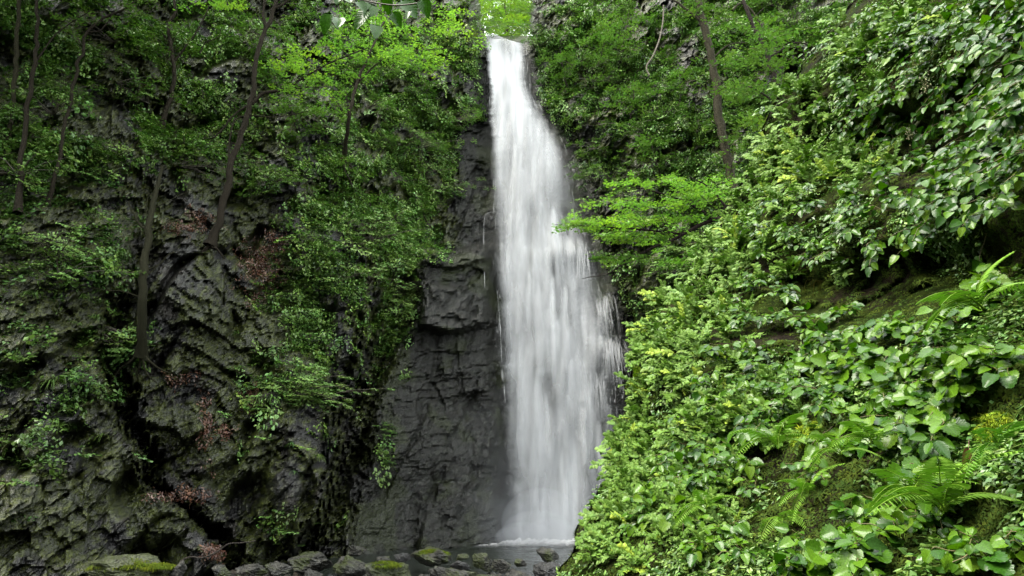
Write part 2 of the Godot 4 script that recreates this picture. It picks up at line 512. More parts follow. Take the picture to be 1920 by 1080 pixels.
func build_cliff() -> void:
	n_big = noise(FastNoiseLite.TYPE_SIMPLEX_SMOOTH, 0.16, 3, 1)
	n_mid = noise(FastNoiseLite.TYPE_SIMPLEX_SMOOTH, 0.5, 3, 2)
	n_cell = noise(FastNoiseLite.TYPE_CELLULAR, 1.0, 1, 3)
	n_cell.cellular_return_type = FastNoiseLite.RETURN_CELL_VALUE
	n_crack = noise(FastNoiseLite.TYPE_SIMPLEX, 0.8, 3, 4, FastNoiseLite.FRACTAL_RIDGED)
	n_patch = noise(FastNoiseLite.TYPE_SIMPLEX_SMOOTH, 0.42, 4, 5)
	n_speck = noise(FastNoiseLite.TYPE_SIMPLEX, 2.6, 4, 6)
	n_speck.fractal_gain = 0.7
	var x0 := -420.0; var x1 := 1760.0; var y0 := -210.0; var y1 := 1240.0
	var st := 3.6
	var w := int((x1 - x0) / st) + 1
	var h := int((y1 - y0) / st) + 1
	var P := PackedVector3Array(); var C := PackedColorArray(); var N := PackedVector3Array()
	P.resize(w * h); C.resize(w * h); N.resize(w * h)
	var wetm := PackedFloat32Array(); wetm.resize(w * h)
	for j in h:
		var py := y0 + j * st
		var fl := pw(FALL_L, py); var fr := pw(FALL_R, py)
		for i in w:
			var px := x0 + i * st
			var d := cliff_depth(px, py)
			var p := spot(px, py, d)
			var wet := ss(-30.0, 20.0, px - (pw([200.0, 880.0, 260.0, 850.0, 330.0, 865.0, 460.0, 850.0, 500.0, 790.0, 620.0, 770.0, 760.0, 700.0, 1000.0, 660.0], py))) * ss(fr + 60.0, fr + 10.0, px)
			if py < 110.0: wet *= 0.4
			var push := rock_push(p, wet, -0.85 if px + 20.0 * n_mid.get_noise_2d(py * 0.02, 8.0) < pw(EDGE_A, py) else (0.92 if px < pw(EDGE_B, py) else (1.15 if px < 900.0 else -0.9)))
			var near := ss(fl - 20.0, fl + 10.0, px) * ss(fr + 20.0, fr, px)
			push *= lerpf(1.0, 0.25, near) * lerpf(0.75, 1.0, d / 30.0) * (0.55 if wet > 0.5 else 1.0)
			var ray := (p - EYE).normalized()
			p += ray * push
			var k := j * w + i
			P[k] = p
			wetm[k] = wet + 0.3 * n_patch.get_noise_3dv(p)
			# what the rock is made of and what grows on it
			var pn := n_patch.get_noise_3dv(p)
			var sp := n_speck.get_noise_3dv(p)
			var grey := Color(0.014, 0.014, 0.012).lerp(Color(0.108, 0.112, 0.086), ss(-0.12, 0.42, sp + pn * 0.5))
			grey = grey.lerp(Color(0.04, 0.035, 0.025), ss(0.05, 0.4, n_patch.get_noise_3dv(p * 1.7 + Vector3(30, 0, 0))) * 0.7)
			var bias := 0.28 - 0.35 * blob(px, py, 320, 500, 70, 150) - 0.25 * blob(px, py, 590, 300, 60, 90) - 0.2 * blob(px, py, 560, 900, 60, 120)
			bias += 0.65 * blob(px, py, 440, 800, 70, 80) + 0.6 * blob(px, py, 500, 640, 50, 60) + 0.3 * blob(px, py, 1215, 520, 60, 120) + 0.15 * blob(px, py, 100, 500, 200, 300) + 0.25 * blob(px, py, 720, 780, 50, 120)
			var moss := ss(0.0, 0.28, pn + bias + sp * 0.35)
			var mc := Color(0.030, 0.040, 0.008).lerp(Color(0.10, 0.125, 0.014), ss(-0.2, 0.35, sp))
			var col := grey.lerp(mc, moss * 0.9)
			var wetc := Color(0.013, 0.014, 0.011).lerp(Color(0.034, 0.036, 0.027), ss(-0.2, 0.4, sp))
			wetc = wetc.lerp(Color(0.035, 0.045, 0.014), 0.7 * ss(0.1, 0.3, pn + 0.25 * blob(px, py, 720, 800, 60, 160)))
			C[k] = col.lerp(wetc, clampf(wet, 0, 1))
	for j in h:
		for i in w:
			var du := P[j * w + mini(i + 1, w - 1)] - P[j * w + maxi(i - 1, 0)]
			var dv := P[mini(j + 1, h - 1) * w + i] - P[maxi(j - 1, 0) * w + i]
			var n := du.cross(dv)
			if n.dot(EYE - P[j * w + i]) < 0: n = -n
			N[j * w + i] = n.normalized()
	G.cliff = {"P": P, "N": N, "w": w, "h": h, "x0": x0, "y0": y0, "st": st}
	var cuts := [[x0, 640.0, "cliff_left"], [640.0, 1080.0, "cliff_back"], [1080.0, x1, "cliff_right"]]
	for c in cuts:
		var i0 := maxi(int((c[0] - x0) / st), 0); var i1 := mini(int((c[1] - x0) / st), w - 1)
		var dry := Buf.new(); var damp := Buf.new()
		dry.facets = true; damp.facets = true
		var ww := i1 - i0 + 1
		for j in h:
			for i in range(i0, i1 + 1):
				dry.v.append(P[j * w + i]); dry.n.append(N[j * w + i]); dry.c.append(C[j * w + i]); dry.u.append(Vector2.ZERO)
		damp.v = dry.v; damp.n = dry.n; damp.c = dry.c; damp.u = dry.u
		for j in h - 1:
			for i in ww - 1:
				var a := j * ww + i
				var gx := x0 + (i0 + i) * st; var gy := y0 + j * st
				if gy < 66.0 and gx > 904.0 + 9.0 * n_mid.get_noise_2d(gy * 0.06, 1.0) - maxf(0.0, 40.0 - gy) * 0.25 and gx < 994.0 + 9.0 * n_mid.get_noise_2d(gy * 0.06, 40.0): continue
				var b: Buf = damp if wetm[j * w + i0 + i] > 0.5 else dry
				b.ix.append_array(PackedInt32Array([a, a + 1, a + ww, a + 1, a + ww + 1, a + ww]))
		var am := ArrayMesh.new()
		var o := MeshInstance3D.new()
		o.name = c[2]
		if dry.ix.size(): dry.add_to(am); am.surface_set_material(am.get_surface_count() - 1, M.rock)
		if damp.ix.size(): damp.add_to(am); am.surface_set_material(am.get_surface_count() - 1, M.wet_rock)
		o.mesh = am
		add_child(o)
		o.set_meta("kind", "structure")

func on_grid(g: Dictionary, px: float, py: float) -> Array:   # [point, normal] on a surveyed wall
	var i := clampi(int(round((px - g.x0) / g.st)), 0, g.w - 1)
	var j := clampi(int(round((py - g.y0) / g.st)), 0, g.h - 1)
	return [g.P[j * g.w + i], g.N[j * g.w + i]]

func on_cliff(px: float, py: float) -> Array:
	return on_grid(G.cliff, px, py)

# ------------------------------------------------------------------ the near bank on the right

const BANK_EDGE := [-400.0, 1760.0, 0.0, 1610.0, 50.0, 1560.0, 120.0, 1500.0, 220.0, 1440.0, 330.0, 1400.0, 420.0, 1350.0, 500.0, 1300.0, 590.0, 1225.0, 650.0, 1185.0, 740.0, 1178.0, 840.0, 1160.0, 900.0, 1128.0, 970.0, 1092.0, 1030.0, 1066.0, 1080.0, 1048.0, 1500.0, 960.0]
const BANK_FAR := [-400.0, 9.0, 0.0, 10.0, 300.0, 11.0, 500.0, 10.0, 640.0, 8.8, 900.0, 7.2, 1080.0, 6.0, 1500.0, 4.4]
const BANK_NEAR := [-400.0, 4.6, 0.0, 3.9, 300.0, 3.5, 600.0, 3.25, 800.0, 2.9, 1080.0, 2.5, 1500.0, 1.9]

func bank_depth(px: float, py: float) -> float:
	var e := pw(BANK_EDGE, py)
	var t := clampf((px - e) / (2000.0 - e), 0.0, 1.3)
	var d := lerpf(pw(BANK_FAR, py), pw(BANK_NEAR, py), pow(t, 0.62))
	d += 1.3 * blob(px, py, 1700, 260, 130, 60) + 0.8 * blob(px, py, 1850, 170, 90, 50) + 1.0 * blob(px, py, 1600, 540, 170, 65) + 1.1 * blob(px, py, 1830, 490, 130, 55) + 0.3 * blob(px, py, 1480, 640, 120, 50) + 0.25 * blob(px, py, 1800, 980, 120, 70)
	return d

func build_bank() -> void:
	var st := 7.0
	var y0 := -360.0; var y1 := 1500.0
	var h := int((y1 - y0) / st) + 1
	var w := 190
	var P := PackedVector3Array(); var N := PackedVector3Array(); var C := PackedColorArray()
	P.resize(w * h); N.resize(w * h); C.resize(w * h)
	for j in h:
		var py := y0 + j * st
		var e := pw(BANK_EDGE, py)
		for i in w:
			var u := (i - 12) / float(w - 13)
			var px := e + maxf(u, 0.0) * (2500.0 - e) + n_mid.get_noise_2d(py * 0.02, 3.0) * 16.0
			var d := bank_depth(px, py)
			if i < 12: d += (12 - i) * 0.5      # the far flank runs on behind the edge
			var p := spot(px, py, d)
			var ray := (p - EYE).normalized()
			var m := n_mid.get_noise_3dv(p * 1.4)
			p += ray * (m * 0.34 + 0.12 * n_crack.get_noise_3dv(p * 1.3) + 0.07 * n_speck.get_noise_3dv(p * 1.6)) * clampf(d / 5.0, 0.5, 1.4)
			var k := j * w + i
			P[k] = p
			var pn := n_patch.get_noise_3dv(p * 2.0); var sp := n_speck.get_noise_3dv(p * 3.0)
			var soil := Color(0.030, 0.024, 0.016).lerp(Color(0.055, 0.044, 0.030), ss(-0.2, 0.4, sp))
			var moss := Color(0.026, 0.040, 0.008).lerp(Color(0.052, 0.074, 0.012), ss(-0.3, 0.5, sp))
			C[k] = soil.lerp(moss, ss(-0.4, 0.1, pn + 0.3 * sp))
	for j in h:
		for i in w:
			var du := P[j * w + mini(i + 1, w - 1)] - P[j * w + maxi(i - 1, 0)]
			var dv := P[mini(j + 1, h - 1) * w + i] - P[maxi(j - 1, 0) * w + i]
			var n := du.cross(dv)
			if n.dot(EYE - P[j * w + i]) < 0 and i > 12: n = -n
			N[j * w + i] = n.normalized()
	var b := Buf.new()
	b.v = P; b.n = N; b.c = C
	b.u.resize(w * h)
	for j in h - 1:
		for i in w - 1:
			var a := j * w + i
			b.ix.append_array(PackedInt32Array([a, a + 1, a + w, a + 1, a + w + 1, a + w]))
	var o := part("bank_right", b.mesh(), M.bank, self)
	o.set_meta("kind", "structure")
	G.bank = {"P": P, "N": N, "w": w, "h": h, "y0": y0, "st": st}

func on_bank(px: float, py: float) -> Array:
	var g: Dictionary = G.bank
	var j := clampi(int(round((py - g.y0) / g.st)), 0, g.h - 1)
	var e := pw(BANK_EDGE, py)
	var i := clampi(12 + int(round((px - e) / (2500.0 - e) * (g.w - 13))), 0, g.w - 1)
	return [g.P[j * g.w + i], g.N[j * g.w + i]]

# ------------------------------------------------------------------ ground, pool, slope behind the viewer

func build_ground() -> void:
	var b := Buf.new()
	var w := 60
	for j in w:
		for i in w:
			var x := -90.0 + 180.0 * i / (w - 1); var z := -90.0 + 180.0 * j / (w - 1)
			b.vert(Vector3(x, -0.5, z), Vector3.UP, Color(0.05, 0.045, 0.035))
	for j in w - 1:
		for i in w - 1:
			var a := j * w + i
			b.tri(a, a + 1, a + w); b.tri(a + 1, a + w + 1, a + w)
	part("ground", b.mesh(), M.bank, self).set_meta("kind", "structure")
	# wooded slope that closes the gorge behind and beside the viewer
	b = Buf.new()
	var na := 70; var nh := 20
	for j in nh:
		for i in na:
			var an := lerpf(-2.0, 2.25, i / float(na - 1))
			var y := j * lerpf(0.72, 1.0, ss(-0.4, -1.2, an)) - 0.5
			var r := 10.0 + y * 0.45 + 1.4 * n_big.get_noise_3d(sin(an) * 9.0, y, cos(an) * 9.0) * 2.0
			var p := Vector3(sin(an) * r, y, cos(an) * r)
			b.vert(p, (Vector3(0, 0.6, 0) - Vector3(sin(an), 0, cos(an))).normalized(), Color(0.035, 0.045, 0.016).lerp(Color(0.055, 0.075, 0.02), 0.5 + n_speck.get_noise_3dv(p)))
	for j in nh - 1:
		for i in na - 1:
			var a := j * na + i
			b.tri(a, a + 1, a + na); b.tri(a + 1, a + na + 1, a + na)
	part("slope_behind", b.mesh(), M.bank, self).set_meta("kind", "structure")
	# pool
	b = Buf.new()
	var rip := noise(FastNoiseLite.TYPE_SIMPLEX_SMOOTH, 1.1, 3, 90)
	w = 150; var h := 110
	var Y := func(x: float, z: float) -> float:
		var near: float = exp(-maxf(-z - 20.0, 0.0) * 0.05)
		return 0.05 * rip.get_noise_2d(x, z * 1.6) * (1.6 - near)
	for j in h:
		for i in w:
			var x := -14.0 + 24.0 * i / (w - 1); var z := -9.0 - 25.0 * j / (h - 1)
			var y: float = Y.call(x, z)
			var nx: float = (Y.call(x + 0.05, z) - y) / 0.05
			var nz: float = (Y.call(x, z + 0.05) - y) / 0.05
			b.vert(Vector3(x, y, z), Vector3(-nx, 1, -nz).normalized(), Color.WHITE)
	for j in h - 1:
		for i in w - 1:
			var a := j * w + i
			b.tri(a, a + 1, a + w); b.tri(a + 1, a + w + 1, a + w)
	part("pool_water", b.mesh(), M.pool, self).set_meta("kind", "structure")

# ------------------------------------------------------------------ the waterfall

func build_falls() -> void:
	var root := thing("waterfall", spot(1000, 1020, 30.4), "tall white waterfall plunging down dark rock into the pool", "waterfall")
	root.set_meta("kind", "structure")
	var at := root.position
	var wob := noise(FastNoiseLite.TYPE_SIMPLEX_SMOOTH, 1.0, 3, 91)
	# main sheets: [left inset, right share at foot, forward of rock, feather]
	for k in 7:
		var b := Buf.new()
		var nu := 46; var nv := 150
		for j in nv:
			var v := j / float(nv - 1)
			var py := lerpf([60.0, 60.0, 60.0, 60.0, 590.0, 430.0, 58.0][k], [1020.0, 1020.0, 1020.0, 1020.0, 1020.0, 1000.0, 430.0][k], v)
			var l := pw(FALL_L, py); var r := pw(FALL_R, py)
			if k == 1: r = minf(r, lerpf(r, 1128.0, ss(600, 860, py)))
			if k == 2: l += 10.0; r = minf(r - 8.0, 1124.0)
			if k == 3: l -= 5.0; r += 7.0
			if k == 4: l = lerpf(1096.0, 1060.0, v); r = pw([590.0, 1146.0, 640.0, 1140.0, 860.0, 1130.0, 1020.0, 1120.0], py)
			if k == 5: l = pw([430.0, 1050.0, 560.0, 1080.0, 1000.0, 1100.0], py); r = pw(FALL_R, py) + 4.0
			for i in nu:
				var u := i / float(nu - 1)
				var edge := 7.0 * wob.get_noise_2d(py * 0.03, k * 9.0) + 4.0 * wob.get_noise_2d(py * 0.12, k * 5.0)
				var px := lerpf(l + edge, r - edge, u)
				var lip := lerpf(62.0, 80.0, ss(910, 980, px)) if py < 80 else py
				var yy := maxf(py, lip)
				var bulge := 0.16 * wob.get_noise_2d(px * 0.03 + k * 30.0, py * 0.004) + 0.04 * wob.get_noise_2d(px * 0.12 + k * 30.0, py * 0.008)
				var d := cliff_depth(px, yy) - 0.30 - 0.16 * k - 0.5 * sin(PI * u) * ss(80, 400, yy) + bulge
				d = minf(d, pw(FALL_D, yy) + 0.2)
				var p := spot(px, yy, d) - at
				var f := ss(0.0, [0.16, 0.14, 0.2, 0.14, 0.3, 0.3, 0.1][k], u) * ss(1.0, [0.62, 0.6, 0.5, 0.75, 0.6, 0.6, 0.7][k], u)
				f *= pw([0.0, 0.6, 0.02, 1.0, 1.0, 1.0] if k < 4 else ([0.0, 0.0, 0.12, 1.0, 1.0, 1.0] if k < 6 else [0.0, 0.8, 0.03, 1.0, 0.4, 0.9, 1.0, 0.0]), v)
				# thinner to the right below mid height where the rock shows through
				var thin := ss(1040, 1150, px) * ss(330, 520, py)
				var al: float = [1.0, 1.0, 0.9, 0.9, 1.0, 0.9, 1.0][k] * f * lerpf(1.0, [0.6, 0.6, 0.4, 1.0, 1.0, 1.0, 1.0][k], thin)
				b.vert(p, Vector3(0, 0.25, 1).normalized(), Color(1, 1, 1, al), Vector2(0.03 + 0.09 * (p.x + at.x + 2.6) + 0.012 * wob.get_noise_2d(p.y * 0.12, 7.0), 0.97 - (p.y + 0.2) / 35.0))
		for j in nv - 1:
			for i in nu - 1:
				var a := j * nu + i
				b.tri(a, a + 1, a + nu); b.tri(a + 1, a + nu + 1, a + nu)
		for i in b.v.size():   # true normals of the rippled sheet
			var x := i % nu; var y := i / nu
			var n := (b.v[y * nu + mini(x + 1, nu - 1)] - b.v[y * nu + maxi(x - 1, 0)]).cross(b.v[mini(y + 1, nv - 1) * nu + x] - b.v[maxi(y - 1, 0) * nu + x])
			if n.length() > 1e-6: b.n[i] = n.normalized() * (1.0 if n.z > 0 else -1.0)
		part("water_curtain", b.mesh(), M["falls%d" % [0, 1, 1, 2, 1, 2, 0][k]], root)
	# loose strands and thrown drops that fray the edges
	rng.seed = 400
	var b := Buf.new()
	for k in 380:
		var py := rng.randf_range(70, 960)
		var l := pw(FALL_L, py); var r := pw(FALL_R, py)
		var right := rng.randf() < 0.92
		var px := l + 4.0 + rng.randfn(0.0, 4.0) if not right else r - absf(rng.randfn(0.0, 0.32)) * (r - l) + rng.randf_range(0, 7)
		var len := rng.randf_range(6, 30)
		var d := cliff_depth(px, py) - rng.randf_range(0.15, 0.9)
		var wd := rng.randf_range(0.008, 0.03)
		var al := rng.randf_range(0.10, 0.34)
		var prev := -1
		for s in 6:
			var t := s / 5.0
			var q := spot(px + (pw(FALL_R, py + len * t) - r if right else pw(FALL_L, py + len * t) - l) * 0.8, py + len * t, d - 0.1 * t) - at
			var ww := wd * sin(PI * clampf(t, 0.04, 0.96))
			var a := b.vert(q - Vector3(ww, 0, 0), Vector3(-0.4, 0.2, 0.9).normalized(), Color(1, 1, 1, al))
			b.vert(q + Vector3(ww, 0, 0), Vector3(0.4, 0.2, 0.9).normalized(), Color(1, 1, 1, al))
			if prev >= 0:
				b.tri(prev, prev + 1, a); b.tri(prev + 1, a + 1, a)
			prev = a
	for o in [[1062, 452, 40, 0.6], [1088, 468, 40, 0.6], [1134, 560, 40, 0.55], [1144, 640, 60, 0.6], [1120, 700, 30, 0.5]]:
		for k in o[2]:
			var p0 := spot(o[0] + rng.randfn() * 9.0, o[1] + rng.randfn() * 6.0, cliff_depth(o[0], o[1]) - 0.45) - at
			var vel: Vector3 = Vector3(rng.randfn() * 0.6, rng.randf_range(0.2, 1.6), rng.randf_range(0.1, 1.2)) * o[3]
			var wd := rng.randf_range(0.006, 0.022); var prev := -1
			var al := rng.randf_range(0.08, 0.3)
			for i in 9:
				var t := i / 8.0 * rng.randf_range(0.75, 0.8)
				var q := p0 + vel * t + Vector3(0, -4.2 * t * t, 0)
				var ww := wd * sin(PI * clampf(i / 8.0, 0.06, 0.94))
				var a := b.vert(q - Vector3(ww, 0, 0), Vector3(-0.4, 0.2, 0.9).normalized(), Color(1, 1, 1, al))
				b.vert(q + Vector3(ww, 0, 0), Vector3(0.4, 0.2, 0.9).normalized(), Color(1, 1, 1, al))
				if prev >= 0: b.tri(prev, prev + 1, a); b.tri(prev + 1, a + 1, a)
				prev = a
	part("water_strands", b.mesh(), M.foam, root).set_meta("kind", "stuff")
	# side trickles over the wet ledge
	b = Buf.new()
	for tr in [[[926, 398], [914, 400], [908, 412], [907, 450], [908, 500], [909, 540]], [[932, 545], [937, 600], [941, 680]]]:
		var pts := []
		for q in tr: pts.append(spot(q[0], q[1], cliff_depth(q[0], q[1]) - 0.45) - at)
		pts = smooth_path(pts, 5)
		var rad := []
		for i in pts.size(): rad.append(rng.randf_range(0.004, 0.018))
		tube(b, pts, rad, 5, Color(1, 1, 1, 0.3))
	part("trickle", b.mesh(), M.foam, root)
	# boil of foam at the foot
	b = Buf.new()
	var nu := 120; var nv := 14
	for j in nv:
		for i in nu:
			var u := i / float(nu - 1); var v := j / float(nv - 1)
			var px := lerpf(730, 1110, u)
			var base := spot(px, 1019, 0.0 + 30.0)
			var x := base.x; var z := lerpf(-31.2, -28.6, v) + 0.5 * wob.get_noise_2d(base.x * 1.1, 3.0) + 0.25 * wob.get_noise_2d(base.x * 3.5, 9.0)
			var strong := ss(930, 985, px)
			var y := 0.03 + (0.06 + 0.20 * strong * exp(-pow((v - 0.30) / 0.2, 2.0))) * (0.55 + wob.get_noise_2d(x * 2.6, z * 2.6)) * sin(PI * v)
			var al := sin(PI * pow(v, 0.6)) * lerpf(ss(730, 800, px) * ss(-0.15, 0.3, wob.get_noise_2d(x * 1.6, z * 5.0) + 0.1) * 0.9, clampf(0.95 - 1.2 * maxf(v - 0.45, 0.0) + 0.9 * wob.get_noise_2d(x * 2.0, z * 5.0) * v, 0.0, 0.95), strong)
			b.vert(Vector3(x, maxf(y, 0.03), z) - at, Vector3.UP, Color(1, 1, 1, al))
	for j in nv - 1:
		for i in nu - 1:
			var a := j * nu + i
			b.tri(a, a + 1, a + nu); b.tri(a + 1, a + nu + 1, a + nu)
	part("foam", b.mesh(), M.foam, root)
	# drifting spray
	var fm := FogMaterial.new()
	fm.density = 0.007
	fm.albedo = Color(0.95, 0.97, 1.0)
	var fm2: FogMaterial = fm.duplicate()
	fm2.density = 0.12
	var mist := thing("spray_mist", spot(985, 1010, 29.6), "thin white spray drifting at the foot of the waterfall", "mist")
	mist.set_meta("kind", "stuff")
	for q in [[1000, 985, 4, 3, 2.5, 0], [985, 980, 7, 4, 3, 0], [930, 990, 5, 2.5, 3, 0], [1010, 940, 6, 6, 3, 0], [980, 900, 8, 9, 3.5, 0], [1040, 960, 5, 5, 3, 0], [890, 985, 4, 3, 2.5, 0], [985, 1005, 2.6, 1.2, 1.6, 1], [1030, 1004, 2.4, 1.5, 1.6, 1], [1008, 996, 3.2, 1.8, 1.6, 1], [960, 1008, 1.6, 0.9, 1.4, 1], [1015, 980, 3.6, 3.0, 1.8, 1], [925, 1000, 3.0, 1.6, 1.6, 0], [900, 970, 2.4, 2.6, 1.6, 0], [860, 1004, 3.6, 1.4, 1.6, 0]]:
		var fv := FogVolume.new()
		fv.name = "puff"
		fv.size = Vector3(q[2], q[3], q[4])
		fv.shape = RenderingServer.FOG_VOLUME_SHAPE_ELLIPSOID
		fv.material = fm if q[5] == 0 else fm2
		mist.add_child(fv, true)
		fv.position = spot(q[0], q[1], 29.4) - mist.position

# ------------------------------------------------------------------ foliage prototypes

func proto_spray(sd: int, leaves: int, rad: float, ll: float) -> ArrayMesh:     # a flat tier of leaves round a twig
	rng.seed = sd
	var b := Buf.new()
	for k in leaves:
		var r := rad * sqrt(rng.randf())
		var an := rng.randf_range(-1.1, 1.1)
		var p := Vector3(sin(an) * r, -0.10 * r * r / rad + rng.randf_range(-0.03, 0.03), -cos(an) * r + rad * 0.3)
		var dir := Vector3(sin(an) + rng.randf_range(-0.6, 0.6), rng.randf_range(-0.5, 0.05), -cos(an) + rng.randf_range(-0.4, 0.4))
		var nor := (Vector3.UP + rdir() * 0.35).normalized()
		var l := ll * rng.randf_range(0.7, 1.25)
		small_leaf(b, p, dir, nor, l, l * 0.62, vary(Color.WHITE, 0.25))
	tube(b, [Vector3(0, 0, rad * 0.3), Vector3(0.02, -0.01, 0), Vector3(0, -0.1 * rad, -rad * 0.6)], [0.006, 0.005, 0.002], 3, Color(0.5, 0.25, 0.2))
	return b.mesh()

func proto_mat(sd: int, leaves: int, rad: float, ll: float) -> ArrayMesh:       # leaves hanging out from a wall, +Y outward
	rng.seed = sd
	var b := Buf.new()
	for k in leaves:
		var an := rng.randf() * TAU
		var r := rad * sqrt(rng.randf())
		var p := Vector3(cos(an) * r, rng.randf_range(0.0, 0.32) * rad * (1.3 - r / rad), sin(an) * r)
		var dir := Vector3(rng.randfn() * 0.6, rng.randf_range(-0.1, 0.5), rng.randfn() * 0.4 + 0.8)
		var nor := (Vector3(0, 0.6, -0.8) + rdir() * 0.5).normalized()
		var l := ll * rng.randf_range(0.65, 1.3)
		small_leaf(b, p, dir, nor, l, l * rng.randf_range(0.55, 0.8), vary(Color.WHITE, 0.3))
	return b.mesh()

func proto_tuft(sd: int, blades: int, ln: float, wd: float) -> ArrayMesh:       # arching blades, +Y up
	rng.seed = sd
	var b := Buf.new()
	for k in blades:
		var an := rng.randf() * TAU
		var out := Vector3(cos(an), 0, sin(an))
		var l := ln * rng.randf_range(0.6, 1.2)
		var lift := rng.randf_range(0.3, 1.1)
		var side := out.cross(Vector3.UP)
		var col := vary(Color.WHITE, 0.3)
		var prev := -1
		for s in 5:
			var t := s / 4.0
			var q := out * l * t * 0.8 + Vector3.UP * l * (lift * t - (lift + 0.45) * t * t) + out * 0.02
			var ww := wd * (1.0 - t * 0.92)
			var n := (Vector3.UP + out * 0.4).normalized()
			var a := b.vert(q - side * ww, n, col); b.vert(q + side * ww, n, col)
			if prev >= 0:
				b.tri(prev, prev + 1, a); b.tri(prev + 1, a + 1, a)
			prev = a
	return b.mesh()

func proto_frond(sd: int, ln: float, droop: float) -> ArrayMesh:                 # fern frond along -Z, arching down
	rng.seed = sd
	var b := Buf.new()
	var n := 24
	var path := []
	for i in n + 1:
		var t := i / float(n)
		path.append(Vector3(0.06 * ln * sin(t * 2.0 + sd), ln * (0.30 * t - droop * t * t), -ln * (t - 0.25 * droop * t * t)))
	var rad := []
	for i in n + 1: rad.append(0.004 * (1.0 - 0.8 * i / float(n)))
	tube(b, path, rad, 3, Color(0.8, 0.75, 0.5))
	for i in range(3, n):
		var t := i / float(n)
		var d: Vector3 = (path[i + 1] - path[i - 1]).normalized()
		var side := d.cross(Vector3.UP).normalized()
		var pl := ln * 0.23 * pow(sin(PI * pow(t * 0.94 + 0.05, 0.8)), 0.8) + 0.006
		for s in [-1.0, 1.0]:
			var dir: Vector3 = side * s + d * 0.35 + Vector3(0, -0.18, 0)
			small_leaf(b, path[i] + d * rng.randf_range(-0.003, 0.003), dir, Vector3.UP + d * 0.2 + rdir() * 0.1, pl * rng.randf_range(0.9, 1.1), ln * 0.034, vary(Color.WHITE, 0.12))
	return b.mesh()

func proto_sprig(sd: int, leaves: int, ln: float, ll: float, asp: float) -> ArrayMesh:  # leafy twig along -Z
	rng.seed = sd
	var b := Buf.new()
	var path := []; var rad := []
	for i in 6:
		var t := i / 5.0
		path.append(Vector3(0.1 * ln * sin(t * 3.0 + sd), 0.18 * ln * t - 0.3 * ln * t * t, -ln * t))
		rad.append(0.004 * (1.1 - t))
	tube(b, path, rad, 3, Color(0.55, 0.4, 0.25))
	for k in leaves:
		var t := 0.15 + 0.85 * (k + 0.5) / leaves
		var i := mini(int(t * 5.0), 4)
		var p: Vector3 = path[i].lerp(path[i + 1], t * 5.0 - i)
		var s := 1.0 if k % 2 == 0 else -1.0
		var dir := Vector3(s * rng.randf_range(0.5, 1.0), rng.randf_range(-0.45, 0.25), -rng.randf_range(0.2, 0.9))
		var nor := (Vector3.UP + rdir() * 0.5).normalized()
		var l := ll * rng.randf_range(0.7, 1.25)
		# two-part blade so that it folds and droops
		mid_leaf(b, p, dir, nor, l, l * asp, vary(Color.WHITE, 0.22))
	return b.mesh()

func wall_frame(n: Vector3, spin := 0.0) -> Basis:      # +Y out of the wall, +Z down the wall
	var down := (Vector3.DOWN - n * Vector3.DOWN.dot(n))
	down = down.normalized() if down.length() > 0.05 else Vector3(0, 0, 1)
	return Basis(n.cross(down).normalized(), n, down).rotated(n, spin)

func flat_frame(dir: Vector3, up := Vector3.UP) -> Basis:   # -Z along dir
	return Basis.looking_at(dir, up)

const GREEN := [Color(0.056, 0.112, 0.020), Color(0.090, 0.172, 0.032), Color(0.130, 0.236, 0.045), Color(0.165, 0.275, 0.075), Color(0.28, 0.39, 0.06)]

# where things grow on the walls: centre, half axes, density, tone
const GROW := [
	[90, 60, 180, 90, 0.6, 1], [280, 60, 150, 90, 0.8, 1], [230, 220, 110, 70, 0.9, 2], [80, 250, 120, 90, 0.5, 1], [320, 250, 90, 60, 0.8, 1],
	[440, 120, 90, 100, 0.8, 2], [560, 60, 90, 80, 0.7, 2], [700, 120, 130, 80, 1.0, 2], [830, 150, 70, 90, 0.9, 2], [700, 300, 130, 110, 0.9, 2],
	[830, 300, 60, 110, 1.0, 1], [760, 420, 90, 80, 1.0, 2], [640, 420, 90, 80, 0.8, 1], [740, 520, 50, 90, 0.9, 2], [620, 540, 80, 80, 0.55, 1],
	[720, 650, 50, 80, 0.75, 1], [760, 730, 25, 30, 0.7, 1], [500, 330, 60, 50, 0.5, 1], [560, 620, 80, 70, 0.35, 1], [520, 760, 70, 70, 0.3, 2],
	[600, 720, 50, 70, 0.35, 1], [160, 500, 60, 40, 0.4, 1], [100, 420, 130, 90, 0.3, 0], [250, 650, 40, 40, 0.35, 1], [70, 700, 120, 120, 0.18, 0],
	[60, 860, 60, 60, 0.2, 0], [720, 830, 12, 90, 0.5, 1], [540, 980, 60, 30, 0.15, 1], [860, 70, 50, 50, 0.8, 3],
	[1030, 20, 60, 40, 1.0, 2], [1110, 20, 90, 40, 0.9, 2], [1040, 120, 50, 90, 0.9, 1], [1120, 90, 90, 80, 0.9, 1], [1060, 190, 50, 40, 0.8, 2], [1200, 200, 110, 80, 0.7, 1], [1180, 300, 90, 60, 0.7, 1], [1330, 120, 120, 120, 0.7, 1],
	[1300, 300, 110, 90, 0.65, 1], [1420, 60, 130, 80, 0.8, 1], [1450, 200, 110, 110, 0.8, 1], [1270, 420, 110, 80, 0.6, 1], [1250, 540, 70, 60, 0.6, 1], [1120, 330, 40, 60, 0.5, 0],
	[1420, 330, 90, 70, 0.5, 1], [1300, 30, 200, 60, 0.6, 1], [1560, 60, 80, 120, 0.7, 1]]

